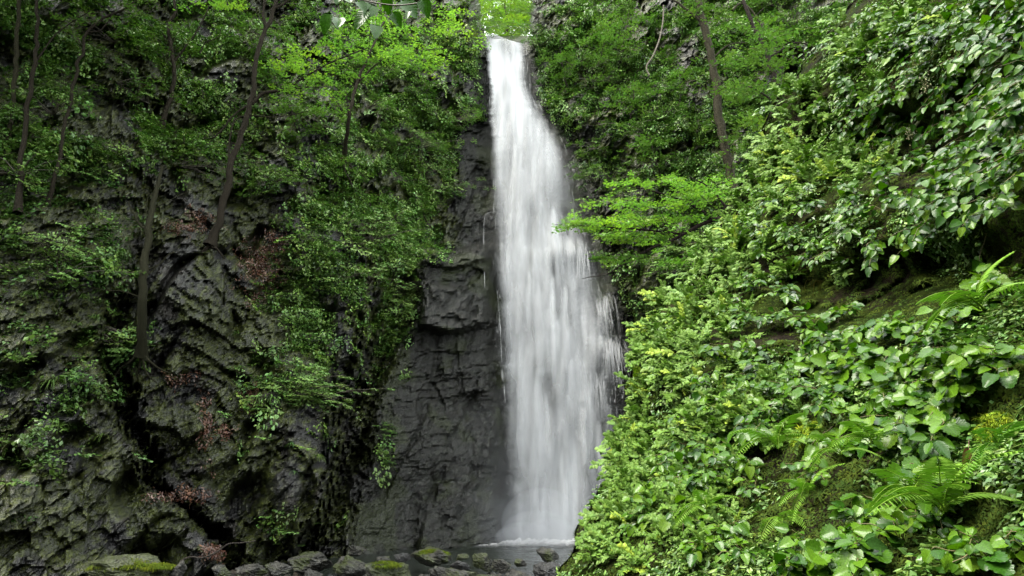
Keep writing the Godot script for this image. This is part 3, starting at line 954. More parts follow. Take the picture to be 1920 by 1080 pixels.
func build_cliff_green() -> void:
	var mats := [proto_mat(201, 26, 0.42, 0.14), proto_mat(202, 20, 0.34, 0.11), proto_spray(203, 26, 0.5, 0.13), proto_tuft(204, 26, 0.5, 0.012)]
	G.protos = mats
	rng.seed = 77
	var X := [[], [], [], []]; var K := [[], [], [], []]
	for g in GROW:
		var count := int(g[2] * g[3] * g[4] * 0.13)
		for k in count:
			var px: float = g[0] + rng.randfn() * g[2] * 0.62
			var py: float = g[1] + rng.randfn() * g[3] * 0.62
			if px > pw(FALL_L, py) - 12.0 - 40.0 * ss(450, 620, py) and px < pw(FALL_R, py) + 14.0 and py > 45.0: continue
			if px > 780.0 and px < 960.0 and py > 490.0: continue
			if px > 858.0 and px < 960.0 and py > 225.0: continue
			if py < 76.0 and px > 895.0 and px < 996.0: continue
			var q := on_cliff(px, py)
			var p: Vector3 = q[0]
			if n_patch.get_noise_3dv(p * 0.9) < -0.16 + 0.2 * rng.randf(): continue
			var n: Vector3 = q[1]
			var tone := clampi(int(g[5]) + (1 if rng.randf() < 0.3 else 0) - (1 if rng.randf() < 0.3 else 0), 0, 4)
			var col := vary(GREEN[tone], 0.3)
			var kind := 0 if rng.randf() < 0.34 else (1 if rng.randf() < 0.35 else (2 if rng.randf() < 0.8 else 3))
			var s := rng.randf_range(0.55, 1.25)
			var bs: Basis
			if kind < 2: bs = wall_frame((n + Vector3(0, 0.25, 0)).normalized(), rng.randf_range(-0.7, 0.7)).scaled(Vector3.ONE * s)
			elif kind == 2:
				var o := Vector3(n.x, 0, n.z + 0.2) + Vector3(rng.randfn() * 0.5, 0.1, rng.randfn() * 0.3)
				bs = flat_frame(o.normalized()).rotated(Vector3(0, 0, 1), rng.randf_range(-0.25, 0.25)).scaled(Vector3.ONE * s)
			else: bs = Basis(Vector3.UP, rng.randf() * TAU).scaled(Vector3.ONE * s)
			X[kind].append(Transform3D(bs, p + n * 0.04))
			K[kind].append(col)
	var lab := ["small green creeper leaves matted over the gorge walls", "fine low leaves scattered over the gorge walls", "thin leafy twigs standing out from the gorge walls", "tufts of arching grass growing in the rock cracks"]
	var nm := ["creeper_leaves", "ground_cover_leaves", "twig_foliage", "grass"]
	for k in 4:
		tag(many(nm[k], mats[k], M.leaf_far, X[k], K[k], self), lab[k], "undergrowth" if k < 3 else "grass", "", "stuff")
	# shrubs that hang out from the walls, each on its own short stem
	var wood := Color(0.05, 0.04, 0.03)
	var list := []
	rng.seed = 78
	for g in [[220, 200, 120, 110, 9, 2.4], [420, 90, 110, 70, 7, 2.6], [330, 300, 60, 40, 4, 2.2], [700, 210, 120, 80, 9, 3.0], [800, 330, 60, 100, 8, 2.9], [700, 440, 90, 80, 8, 3.0], [745, 580, 40, 80, 5, 2.8], [520, 350, 50, 40, 4, 2.6], [150, 500, 70, 50, 4, 2.4], [250, 640, 40, 30, 2, 2.6], [560, 720, 60, 60, 4, 2.6], [60, 330, 70, 120, 4, 2.0]]:
		for k in g[4]: list.append([g[0] + rng.randfn() * g[2] * 0.6, g[1] + rng.randfn() * g[3] * 0.6, g[5], false])
	for g in [[880, 10], [888, 40], [893, 62], [872, 66], [1004, 8], [1008, 36], [1003, 62], [1012, 88], [894, -14], [1000, -18]]: list.append([g[0], g[1], 2.9, g[0] > 950])
	for g in [[1110, 110, 80, 80, 9, 2.7], [1230, 230, 90, 90, 8, 2.5], [1400, 120, 90, 90, 8, 2.7], [1180, 330, 60, 60, 4, 2.4], [1260, 480, 70, 60, 5, 2.5]]:
		for k in g[4]: list.append([g[0] + rng.randfn() * g[2] * 0.6, g[1] + rng.randfn() * g[3] * 0.6, g[5], true])
	list.sort_custom(func(p, q): return p[0] < q[0])
	for c in list:
		if c[0] > pw(FALL_L, c[1]) - 40.0 and c[0] < pw(FALL_R, c[1]) + 30.0 and c[1] > 95.0: continue
		if c[0] > 770.0 and c[0] < 960.0 and c[1] > 470.0: continue
		var q := on_cliff(c[0], c[1])
		var out := (Vector3(q[1].x, 0, q[1].z) + Vector3(0, 0, 0.3)).normalized()
		var t := thing("wall_shrub", q[0], place_label("leafy right-wall shrub" if c[3] else "leafy left-wall shrub", "wr" if c[3] else "wl", c[1], "left"), "shrub", "shrubs on the right wall" if c[3] else "shrubs on the left wall")
		var XX := []; var KK := []
		var b := Buf.new()
		for k in 11:
			var d := (out * rng.randf_range(0.4, 1.2) + Vector3(rng.randfn() * 0.75, rng.randf_range(-0.35, 0.6), rng.randfn() * 0.3))
			tube(b, [Vector3.ZERO, d * 0.5 + Vector3(0, 0.12, 0), d], [0.022, 0.014, 0.006], 4, wood)
			for e in 2:
				XX.append(Transform3D(flat_frame((Vector3(d.x, rng.randf_range(-0.25, 0.05), d.z) + rdir() * 0.3).normalized()).scaled(Vector3.ONE * rng.randf_range(0.55, 0.95)), d * rng.randf_range(0.75, 1.05) + rdir() * 0.1))
				KK.append(vary(GREEN[int(c[2])].lerp(GREEN[mini(int(c[2]) + 1, 4)], fposmod(c[2], 1.0)), 0.22))
		part("stem", b.mesh(), M.stem, t)
		part("foliage", joined(mats[2], XX, KK), M.leaf_mid, t)

# ------------------------------------------------------------------ trees

func make_tree(called: String, label: String, category: String, trunk: Array, radii: Array, branches: Array, sprays: Array, col: Color, group := "") -> Node3D:
	# trunk: world points; branches: [points, r0, r1]; sprays: [px, py, rx, ry, depth, depth spread, count, tone, scale]
	var t := thing(called, trunk[0], label, category, group)
	var at := t.position
	var b := Buf.new()
	var pts := smooth_path(trunk, 6)
	var rad := []
	for i in pts.size():
		var f := float(i) / (pts.size() - 1) * (radii.size() - 1)
		var j := mini(int(f), radii.size() - 2)
		rad.append(lerpf(radii[j], radii[j + 1], f - j))
	for i in pts.size():
		pts[i] = pts[i] - at + Vector3(n_speck.get_noise_3dv(pts[i] * 0.5), 0, n_speck.get_noise_3dv(pts[i] * 0.5 + Vector3(9, 0, 0))) * 0.10
	for i in mini(5, rad.size()): rad[i] *= 1.0 + 0.7 * pow(1.0 - i / 5.0, 2.0)
	tube(b, pts, rad, 9, col, 0.10)
	var stem := part("trunk", b.mesh(), M.bark, t)
	if radii[0] > 0.09:      # roots that grip the rock, and bare side twigs
		for k in 4:
			b = Buf.new()
			var o := Vector3(rng.randf_range(-1.0, 1.0), -rng.randf_range(0.3, 1.0), rng.randf_range(-0.3, 0.1)).normalized()
			var l := rng.randf_range(0.6, 1.4)
			tube(b, smooth_path([pts[1], o * l * 0.3 + Vector3(0, 0.02, 0.08), o * l * 0.65 + rdir() * 0.12, o * l + Vector3(0, -0.1, -0.25)], 4), [0.09, 0.085, 0.08, 0.075, 0.07, 0.065, 0.06, 0.055, 0.05, 0.045, 0.04, 0.035, 0.03].map(func(r): return r * radii[0] * 4.0), 6, col, 0.1)
			part("root", b.mesh(), M.bark, stem)
		for k in 7:
			b = Buf.new()
			var i := rng.randi_range(pts.size() / 4, pts.size() - 4)
			var o := Vector3(rng.randf_range(-1, 1), rng.randf_range(0.1, 0.8), rng.randf_range(-0.5, 0.5)).normalized()
			var l := rng.randf_range(0.5, 1.6)
			var p0: Vector3 = pts[i]
			tube(b, smooth_path([p0, p0 + o * l * 0.35 + rdir() * 0.06, p0 + o * l * 0.7 + rdir() * 0.14, p0 + o * l + rdir() * 0.2], 4), [0.026, 0.024, 0.022, 0.02, 0.018, 0.017, 0.016, 0.015, 0.013, 0.011, 0.009, 0.007, 0.005], 4, col, 0.1)
			part("twig", b.mesh(), M.bark, stem)
	for br in branches:
		b = Buf.new()
		var bp := smooth_path(br[0], 5)
		var r2 := []
		for i in bp.size():
			bp[i] = bp[i] - at + Vector3(n_speck.get_noise_3dv(bp[i]), n_speck.get_noise_3dv(bp[i] + Vector3(5, 0, 0)), 0) * 0.05
			r2.append(lerpf(br[1], br[2], float(i) / (bp.size() - 1)))
		tube(b, bp, r2, 6, col, 0.08)
		part("branch", b.mesh(), M.bark, t)
	if sprays.size():
		var X := []; var K := []
		for s in sprays:
			for k in int(s[6]):
				var px: float = s[0] + rng.randfn() * s[2] * 0.55
				var py: float = s[1] + rng.randfn() * s[3] * 0.55
				if s[8] > 1.5 and px > -70.0 and px < 1980.0 and py > -60.0: continue
				var p := spot(px, py, s[4] + rng.randfn() * s[5] * 0.5) - at
				var an := rng.randf() * TAU
				var bs := flat_frame(Vector3(cos(an), rng.randf_range(-0.2, 0.12), sin(an)).normalized()).scaled(Vector3.ONE * s[8] * rng.randf_range(0.7, 1.2))
				X.append(Transform3D(bs, p))
				var tone := clampf(s[7] + rng.randfn() * 0.4, 0.0, 3.99)
				K.append(vary(GREEN[int(tone)].lerp(GREEN[mini(int(tone) + 1, 4)], tone - int(tone)), 0.18))
		part("crown", joined(G.protos[2], X, K), M.leaf_pale if sprays[0][7] >= 3.0 else M.leaf_mid, t)
	return t

func pts_at(c: Array, depth: float) -> Array:
	var out := []
	for q in c: out.append(spot(q[0], q[1], depth + (q[2] if q.size() > 2 else 0.0)))
	return out

func build_trees() -> void:
	rng.seed = 500
	var dark := Color(0.050, 0.041, 0.031)
	var d: float = -on_cliff(393, 462)[0].z - 0.35
	make_tree("maple_tree", "dark crooked maple rooted on pale rock ledge with bright yellow-green leaves", "tree",
		pts_at([[393, 462], [412, 410], [428, 340], [436, 300], [455, 240], [474, 180], [478, 130], [492, 70], [512, 20], [530, -60], [560, -220]], d), [0.16, 0.125, 0.11, 0.095, 0.08, 0.045],
		[[pts_at([[472, 195], [495, 175], [530, 168], [562, 150], [625, 115], [690, 90]], d), 0.085, 0.02],
		[pts_at([[498, 52], [494, 20], [500, -60]], d), 0.07, 0.03], [pts_at([[470, 195], [440, 215], [403, 256], [380, 258]], d), 0.05, 0.015],
		[pts_at([[430, 330], [440, 225], [520, 220], [580, 208]], d), 0.04, 0.01], [pts_at([[508, 20], [540, 0], [600, -60]], d), 0.06, 0.02]],
		[[560, 110, 60, 28, d, 1.0, 34, 3.6, 0.9], [540, 165, 40, 22, d, 1.0, 14, 3.0, 0.8], [610, 160, 36, 40, d, 1.0, 16, 3.2, 0.8], [400, 5, 50, 14, d, 1.0, 16, 3.4, 0.9], [610, 200, 30, 20, d, 1, 9, 3.0, 0.8],
		[520, -180, 260, 90, d, 3.0, 70, 2.0, 1.9]], dark)
	d = -on_cliff(34, 400)[0].z - 0.3
	make_tree("slender_tree", "tall dark trunk near the photo's far left edge with slight S-bend", "tree",
		pts_at([[34, 400], [40, 310], [52, 200], [64, 120], [70, 50], [66, -20], [60, -260]], d), [0.085, 0.07, 0.065, 0.055, 0.04], [[pts_at([[64, 120], [110, 60], [170, 20]], d), 0.03, 0.01]],
		[[60, -230, 260, 110, d, 3.0, 240, 1.5, 2.2], [-220, -60, 160, 140, d - 2, 2.0, 180, 1.5, 2.2], [0, -330, 300, 160, d - 5.0, 4.0, 300, 1.5, 2.4], [300, -260, 200, 120, d - 1.0, 4.0, 150, 1.5, 2.2], [130, 20, 60, 25, d, 0.6, 10, 1.6, 0.7]], dark)
	make_tree("slender_tree", "thin leaning sapling trunk right of the S-bend trunk, forked near its top", "tree",
		pts_at([[88, 385, -on_cliff(88, 385)[0].z - d - 0.85], [112, 290], [126, 210], [140, 140], [155, 95], [165, 60], [200, 30], [250, 5], [300, -60]], d + 0.8), [0.06, 0.055, 0.05, 0.04, 0.03], [[pts_at([[165, 60], [190, 55], [215, 20]], d + 0.8), 0.03, 0.01]],
		[[300, -150, 180, 80, d + 1, 2.0, 40, 1.5, 1.8], [230, 10, 50, 20, d + 0.8, 0.5, 10, 1.8, 0.7]], dark)
	make_tree("slender_tree", "faint leaning trunk at the photo's very left edge", "tree",
		pts_at([[4, 330, -on_cliff(4, 330)[0].z - d - 0.65], [20, 240], [28, 140], [32, 60], [36, -40], [30, -200]], d + 0.6), [0.08, 0.07, 0.06, 0.05], [], [[0, -150, 120, 60, d, 1.5, 40, 1.5, 1.8]], Color(0.06, 0.055, 0.035))
	d = -on_cliff(300, 240)[0].z - 0.3
	make_tree("slender_tree", "forked dark sapling standing above the left rock face", "tree",
		pts_at([[300, 240], [318, 190], [327, 150], [324, 105], [316, 60], [326, 20], [330, -60]], d), [0.10, 0.09, 0.08, 0.06, 0.05], [[pts_at([[328, 115], [350, 85], [375, 50], [392, 10]], d), 0.05, 0.02], [pts_at([[375, 100], [386, 80], [408, 70], [416, 50]], d), 0.03, 0.01]],
		[[330, -140, 150, 60, d, 2.0, 60, 1.8, 1.7], [330, 180, 40, 20, d, 0.5, 12, 1.4, 0.8]], dark)
	make_tree("mossy_trunk", "mossy leaning dead trunk against the left rock face", "tree",
		[on_cliff(262, 655)[0] + Vector3(0.3, -0.3, 0.3), spot(268, 560, 18.4), spot(276, 460, 18.7), spot(288, 380, 19.1), spot(303, 310, 19.5)], [0.13, 0.12, 0.10, 0.04], [[pts_at([[280, 430], [262, 420], [240, 380]], 18.8), 0.07, 0.02]], [], Color(0.045, 0.046, 0.024))
	# between left wall and the fall
	d = 25.0
	make_tree("overhanging_maple", "light green maple spreading over the cliff left of the waterfall's top", "tree",
		[on_cliff(645, 300)[0] + Vector3(0, -0.2, 0.2), spot(655, 220, d), spot(668, 160, d - 0.2), spot(690, 110, d - 0.2), spot(720, 40, d)], [0.10, 0.08, 0.06, 0.04],
		[[pts_at([[668, 160], [720, 110], [790, 95], [850, 90]], d), 0.05, 0.015], [pts_at([[655, 220], [630, 190], [600, 150]], d), 0.04, 0.01]],
		[[720, 96, 110, 20, d, 1.2, 62, 3.1, 1.0], [790, 105, 60, 22, d, 1.0, 34, 3.2, 1.0], [660, 130, 70, 22, d, 1.0, 24, 2.8, 0.9], [740, 40, 100, 40, d + 1, 1.2, 50, 2.6, 1.0], [850, 50, 30, 40, d + 3, 1.5, 26, 3.5, 1.0], [640, 60, 40, 40, d, 1, 20, 2.2, 0.9]], Color(0.07, 0.055, 0.04))
	# beyond the lip, lit through from behind
	make_tree("streamside_tree", "sunlit yellow-green tree beyond the lip of the waterfall", "tree",
		[spot(948, 74, 37.0), spot(952, 40, 37.2), spot(946, 0, 37.4), spot(960, -70, 37.6)], [0.09, 0.07, 0.05], [[pts_at([[950, 40], [925, 10], [905, -20]], 37.3), 0.04, 0.015], [pts_at([[942, 70], [960, 66], [985, 40]], 37.3), 0.03, 0.01]],
		[[950, 30, 46, 34, 39.0, 3.0, 330, 3.95, 1.2], [940, 60, 40, 14, 38.0, 1.5, 90, 3.9, 1.0], [920, -10, 60, 40, 39.0, 3.0, 240, 3.95, 1.3], [982, 20, 22, 50, 40.0, 3.0, 190, 3.95, 1.2], [900, 20, 26, 44, 37.0, 2.0, 70, 3.6, 1.1], [950, -110, 100, 60, 40, 3.0, 60, 3.0, 1.6]], Color(0.07, 0.06, 0.05))
	# right wall
	d = 19.5
	make_tree("straight_tree", "tall grey-brown trunk standing right of the waterfall in front of the cliff", "tree",
		pts_at([[1392, 470, 2.0], [1380, 400], [1374, 350], [1360, 280], [1349, 220], [1342, 160], [1332, 100], [1318, 40], [1308, -20], [1300, -200]], d), [0.17, 0.16, 0.15, 0.14, 0.12], [[pts_at([[1320, 45], [1290, 20], [1262, 0], [1230, -20]], d), 0.06, 0.02], [pts_at([[1335, 110], [1365, 85], [1400, 80]], d), 0.04, 0.015], [pts_at([[1372, 20], [1400, 10], [1450, 80]], d), 0.05, 0.02]],
		[[1300, -170, 260, 70, d, 2.5, 40, 1.8, 1.9], [1310, 15, 50, 16, d, 1.0, 16, 2.6, 0.8], [1150, 45, 40, 14, d + 2, 1, 14, 2.6, 0.9], [1350, 150, 40, 60, d - 0.4, 0.8, 16, 2.4, 0.8], [1370, 260, 40, 50, d - 0.4, 0.8, 18, 2.5, 0.8], [1385, 350, 40, 30, d - 0.4, 0.8, 14, 2.6, 0.8]], Color(0.085, 0.078, 0.05))
	d = 17.5
	make_tree("layered_maple", "maple with flat tiers of bright leaves reaching over the waterfall's right side", "tree",
		[on_bank(1395, 480)[0] + Vector3(0.2, 0, -3.0), spot(1400, 440, 16.0), spot(1375, 420, 16.6), spot(1340, 412, d), spot(1280, 440, d), spot(1200, 475, d)], [0.12, 0.10, 0.09, 0.07, 0.05, 0.03],
		[[pts_at([[1340, 412], [1290, 380], [1230, 360], [1180, 350]], d), 0.05, 0.012], [pts_at([[1280, 440], [1200, 430], [1120, 425], [1040, 420]], d), 0.04, 0.008], [pts_at([[1185, 480], [1150, 508], [1120, 518], [1092, 522]], d), 0.025, 0.01], [pts_at([[1375, 420], [1340, 360], [1290, 330]], d), 0.05, 0.012]],
		[[1270, 340, 95, 10, d, 1.4, 44, 3.1, 0.8], [1330, 365, 60, 8, d, 1.2, 26, 3.2, 0.8], [1225, 378, 95, 9, d, 1.4, 46, 3.0, 0.8], [1300, 405, 70, 8, d, 1.2, 24, 2.5, 0.8], [1170, 410, 75, 9, d, 1.2, 46, 3.3, 0.85], [1085, 418, 36, 9, d, 0.8, 34, 3.3, 0.7], [1195, 442, 85, 9, d, 1.2, 46, 3.1, 0.85], [1160, 478, 60, 8, d, 1.0, 24, 2.5, 0.8], [1310, 365, 50, 20, d, 1.2, 22, 2.6, 0.9], [1290, 480, 80, 30, d, 1.5, 30, 2.0, 0.9]], Color(0.045, 0.035, 0.028))
	d = 18.0
	make_tree("slope_maple", "green maple with drooping tiers between the tall trunk and the near bank", "tree",
		pts_at([[1480, 360, 1.0], [1470, 300], [1460, 200], [1440, 110], [1400, 20], [1380, -60]], d), [0.11, 0.10, 0.07, 0.05], [[pts_at([[1460, 200], [1420, 170], [1370, 150]], d), 0.04, 0.012], [pts_at([[1440, 110], [1490, 80], [1530, 90]], d), 0.04, 0.012]],
		[[1420, 110, 70, 22, d, 1.4, 40, 2.4, 0.9], [1400, 165, 60, 20, d, 1.4, 34, 2.5, 0.9], [1450, 60, 80, 30, d, 1.5, 40, 2.1, 0.9], [1430, 225, 50, 14, d - 1, 1.0, 24, 3.4, 0.8], [1480, 170, 50, 50, d, 1.2, 34, 2.2, 0.9]], Color(0.06, 0.05, 0.04))
	# small trees that cling to the right wall
	for s in [[1110, 150, 1140, 60, 2.2, "second sapling from the fall on the right wall near its lip"], [1180, 240, 1190, 150, 2.0, "mid-height sapling on the right wall below the pale vine"], [1065, 170, 1050, 90, 2.2, "sapling on the right wall closest to the waterfall's lip"], [1240, 330, 1215, 250, 1.8, "lowest sapling on the right wall above the maple tiers"], [1270, 210, 1285, 120, 2.0, "sapling on the right wall beside the tall straight trunk"], [1160, 130, 1180, 20, 2.2, "highest sapling on the right wall beside the pale vine"]]:
		var q := on_cliff(s[0], s[1])
		var base: Vector3 = q[0]
		var dz: float = -base.z - 0.9
		make_tree("cliff_sapling", s[5], "tree",
			[base, spot(lerpf(s[0], s[2], 0.4), lerpf(s[1], s[3], 0.35), dz + 0.3), spot(s[2], s[3], dz)], [0.05, 0.035, 0.015], [],
			[[s[2], s[3] + 15, 46, 12, dz, 1.0, 24, s[4], 0.95], [lerpf(s[0], s[2], 0.5), lerpf(s[1], s[3], 0.5), 50, 16, dz, 1.0, 20, s[4], 0.9]], Color(0.06, 0.05, 0.04), "saplings on the right wall")
	for s in [[620, 280, 600, 200, 2.4, "sapling on the left wall below the overhanging maple"], [560, 250, 540, 190, 2.2, "sapling on the left wall closest to the crooked maple trunk"], [760, 330, 740, 250, 2.2, "sapling in the middle of the green left wall"], [800, 420, 780, 350, 2.2, "sapling on the left wall just above the wet ledge"], [700, 420, 690, 360, 2.4, "lowest sapling on the green left wall"], [660, 350, 640, 290, 2.0, "sapling on the left wall beside the pale slanting rock"], [850, 240, 850, 170, 2.4, "sapling on the left wall closest to the waterfall"]]:
		var q := on_cliff(s[0], s[1])
		var base: Vector3 = q[0]
		var dz: float = -base.z - 0.7
		make_tree("cliff_sapling", s[5], "tree",
			[base, spot(lerpf(s[0], s[2], 0.4), lerpf(s[1], s[3], 0.35), dz + 0.3), spot(s[2], s[3], dz)], [0.04, 0.03, 0.012], [],
			[[s[2], s[3] + 10, 34, 10, dz, 0.8, 18, s[4], 0.8], [lerpf(s[0], s[2], 0.5), lerpf(s[1], s[3], 0.5), 36, 12, dz, 0.8, 14, s[4], 0.8]], Color(0.06, 0.05, 0.04), "saplings on the left wall")
	# bare pale vine
	var b := Buf.new()
	var vp := smooth_path(pts_at([[1244, 10], [1243, 40], [1236, 75], [1224, 105], [1212, 125], [1218, 142]], 24.5), 6)
	var vr := []
	for i in vp.size(): vr.append(0.035)
	var o := thing("hanging_vine", vp[0], "bare pale vine hanging in front of the right cliff", "vine")
	for i in vp.size(): vp[i] -= o.position
	tube(b, vp, vr, 6, Color(0.30, 0.27, 0.22), 0.1)
	part("stem", b.mesh(), M.bark, o)

# ------------------------------------------------------------------ near plants

var LEAVES := [[], [], []]

func leafy_plant(called: String, label: String, category: String, group: String, q: Array, kind: int, stems: int, per: int, ll: float, reach: float, tones: Array, lean := Vector3.ZERO) -> Node3D:
	var at: Vector3 = q[0]
	var n: Vector3 = q[1]
	var t := thing(called, at, label, category, group)
	var b := Buf.new()
	var to_eye := (EYE - at).normalized()
	var own := rng.randf_range(0.7, 1.15)
	for s in stems:
		var dir := (n * 0.7 + Vector3.UP * 0.45 + to_eye * 0.25 + lean + rdir() * 0.65).normalized()
		var path := []; var rad := []
		var l := reach * rng.randf_range(0.6, 1.2)
		for i in 7:
			var u := i / 6.0
			path.append(dir * l * u + Vector3(0, -0.42 * l * u * u, 0) + rdir() * 0.012)
			rad.append(lerpf(0.0045, 0.0018, u))
		tube(b, path, rad, 4, Color(0.10, 0.085, 0.03))
		for k in per:
			var u := 0.25 + 0.75 * (k + 0.6) / per
			var i := mini(int(u * 6.0), 5)
			var p: Vector3 = path[i].lerp(path[i + 1], u * 6.0 - i)
			var tan: Vector3 = (path[i + 1] - path[i]).normalized()
			var side := tan.cross(Vector3.UP).normalized() * (1.0 if k % 2 == 0 else -1.0)
			if side.length() < 0.5: side = Vector3.RIGHT
			var last := k == per - 1
			var ld := (tan * (1.0 if last else 0.55) + side * (0.1 if last else 0.8) + Vector3(0, rng.randf_range(-0.95, -0.1), 0) + rdir() * 0.3).normalized()
			var up := (Vector3.UP * 0.6 + to_eye * rng.randf_range(0.2, 1.1) + n * 0.25 + rdir() * 0.42).normalized()
			if absf(up.dot(ld)) > 0.93: up = to_eye
			var sz := ll * own * rng.randf_range(0.6, 1.15)
			var bs := Basis.looking_at(ld, up).scaled(Vector3.ONE * sz)
			part("leaf", LEAVES[kind][rng.randi() % LEAVES[kind].size()], M[tones[rng.randi() % tones.size()]], t, Transform3D(bs, p - bs.z * 0.35 * 0.6 + Vector3.ZERO))
	part("stem", b.mesh(), M.stem, t)
	return t

const BANDS := [[110, "level with the waterfall's lip", "level with the waterfall's lip"], [220, "level with the waterfall's first widening", "level with the waterfall's first widening"], [330, "just above the maple's leaf tiers", "just above the maple tiers' height"], [430, "level with the maple's leaf tiers", "level with the maple tiers"], [520, "level with the wet ledge", "level with the wet ledge"], [610, "beside the dark mossy hollow", "level with the wet block"], [700, "just below the dark mossy hollow", "just below the wet block"], [790, "just above the yellow moss cushion", "well below the wet block"], [880, "level with the yellow moss cushion", "low on the wall"], [980, "level with the drooping ferns", "near the wall's foot"], [9999, "along the photo's bottom edge", "at the wall's foot"]]
var ranks := {}

func ordinal(n: int) -> String:
	return "%d%s" % [n, "th" if n % 100 in [11, 12, 13] else ["th", "st", "nd", "rd", "th", "th", "th", "th", "th", "th"][n % 10]]

func place_label(what: String, key: String, py: float, side := "right") -> String:     # made in order from the right edge inwards
	for b in BANDS:
		if py < b[0]:
			var k := key + str(b[0])
			ranks[k] = ranks.get(k, 0) + 1
			return "%s %s, %s from the %s" % [what, (b[1] if side == "right" else b[2]), ordinal(ranks[k]), side]
	return what

func build_near_plants() -> void:
	for k in 3:
		for v in 4: LEAVES[k].append(large_leaf_mesh(k, 900 + k * 10 + v))
	var sprigs := [proto_sprig(301, 20, 0.30, 0.066, 0.62), proto_sprig(302, 17, 0.26, 0.074, 0.7), proto_sprig(303, 24, 0.34, 0.055, 0.62)]
	var fronds := [proto_frond(311, 0.34, 0.85), proto_frond(312, 0.30, 1.1), proto_frond(313, 0.38, 0.7)]
	rng.seed = 606
	# [kind of plant, centre, half axes, how many]: the near bank is covered patch by patch
	var zones := [
		["glossy_shrub", 1780, 180, 190, 150, 34, 0], ["glossy_shrub", 1800, 370, 170, 70, 18, 0], ["glossy_shrub", 1660, 120, 110, 110, 10, 0], ["glossy_shrub", 1900, 30, 90, 60, 9, 0], ["glossy_shrub", 1960, 200, 50, 150, 9, 0], ["broad_leaf_plant", 1480, 930, 80, 60, 5, 2], ["broad_leaf_plant", 1600, 860, 110, 50, 5, 2], ["pointed_leaf_shrub", 1520, 780, 90, 50, 5, 1], ["pointed_leaf_shrub", 1800, 880, 110, 60, 3, 1], ["broad_leaf_plant", 1720, 940, 120, 60, 4, 2], ["pointed_leaf_shrub", 1640, 1030, 150, 40, 4, 1], ["broad_leaf_plant", 1400, 1030, 80, 40, 5, 2], ["pointed_leaf_shrub", 1480, 690, 100, 40, 4, 1],
		["pointed_leaf_shrub", 1500, 430, 130, 80, 16, 1], ["pointed_leaf_shrub", 1560, 250, 110, 100, 10, 1], ["pointed_leaf_shrub", 1450, 580, 90, 50, 8, 1], ["pointed_leaf_shrub", 1640, 460, 60, 40, 5, 1],
		["broad_leaf_plant", 1700, 690, 210, 80, 26, 2], ["broad_leaf_plant", 1430, 820, 110, 90, 12, 2], ["broad_leaf_plant", 1560, 1040, 160, 50, 12, 2], ["broad_leaf_plant", 1850, 1070, 70, 20, 4, 2], ["broad_leaf_plant", 1740, 800, 150, 50, 12, 2], ["broad_leaf_plant", 1870, 560, 50, 60, 6, 2], ["broad_leaf_plant", 1600, 620, 120, 40, 10, 2], ["pointed_leaf_shrub", 1400, 720, 100, 60, 9, 1], ["pointed_leaf_shrub", 1330, 860, 80, 70, 8, 1], ["broad_leaf_plant", 1260, 950, 70, 60, 8, 2], ["pointed_leaf_shrub", 1600, 50, 140, 50, 9, 1], ["broad_leaf_plant", 1660, 960, 120, 40, 6, 2]]
	var made := []
	for z in zones:
		for k in z[5]:
			var an: float = TAU * (k * 0.618034); var rr: float = sqrt((k + 0.5) / z[5])
			var px: float = z[1] + cos(an) * rr * z[3] + rng.randfn() * 8.0
			var py: float = z[2] + sin(an) * rr * z[4] + rng.randfn() * 8.0
			var clear := true
			for f in [[1480, 890], [1580, 920], [1670, 890], [1440, 985], [1730, 1010], [1800, 1030], [1900, 600], [1520, 815], [1870, 800], [1850, 930], [1560, 955], [1845, 865], [1690, 560]]:
				if absf(px - f[0]) < 46.0 and py - f[1] < 62.0 and py - f[1] > -30.0: clear = false
			if clear: made.append([z[0], z[6], px, py])
	made.sort_custom(func(p, q): return p[2] > q[2])
	for m in made:
		var lab := ""
		var q := on_bank(m[2], m[3])
		if m[1] == 0: leafy_plant(m[0], place_label("glossy shrub with round leaves", m[0], m[3]), "shrub", "glossy shrubs on the upper bank", q, 0, 5, 7, 0.118, 0.42, ["blade_deep", "blade_green", "blade_blue", "blade_green", "blade_fresh", "blade_deep", "blade_green", "blade_deep", "blade_green", "blade_blue", "blade_deep", "blade_fresh", "blade_yellow"])
		elif m[1] == 1: leafy_plant(m[0], place_label("pale shrub with pointed leaves", m[0], m[3]), "shrub", "pointed-leaf shrubs on the bank", q, 1, 5, 7, 0.112, 0.36, ["blade_green", "blade_blue", "blade_fresh", "blade_green"], Vector3(-0.3, 0.1, 0))
		else: leafy_plant(m[0], place_label("fresh plant with broad toothed leaves", m[0], m[3]), "plant", "broad-leaf plants on the bank", q, 2 if rng.randf() < 0.6 else 0, 5, 5, 0.10, 0.28, ["blade_green", "blade_fresh", "blade_fresh", "blade_deep", "blade_fresh", "blade_green", "blade_green", "blade_deep", "blade_fresh", "blade_fresh", "blade_green", "blade_yellow"])
	# single plants the eye is drawn to
	leafy_plant("hanging_leaf_sprig", "sprig of large smooth drooping leaves above the yellow moss", "plant", "", on_bank(1570, 800), 0, 2, 5, 0.14, 0.26, ["blade_fresh"], Vector3(0, -0.5, 0.2))
	leafy_plant("arching_shrub", "arching shrub with long row of bright oval leaves", "shrub", "", on_bank(1660, 770), 0, 3, 9, 0.13, 0.62, ["blade_fresh", "blade_green"], Vector3(0.7, -0.05, 0.1))
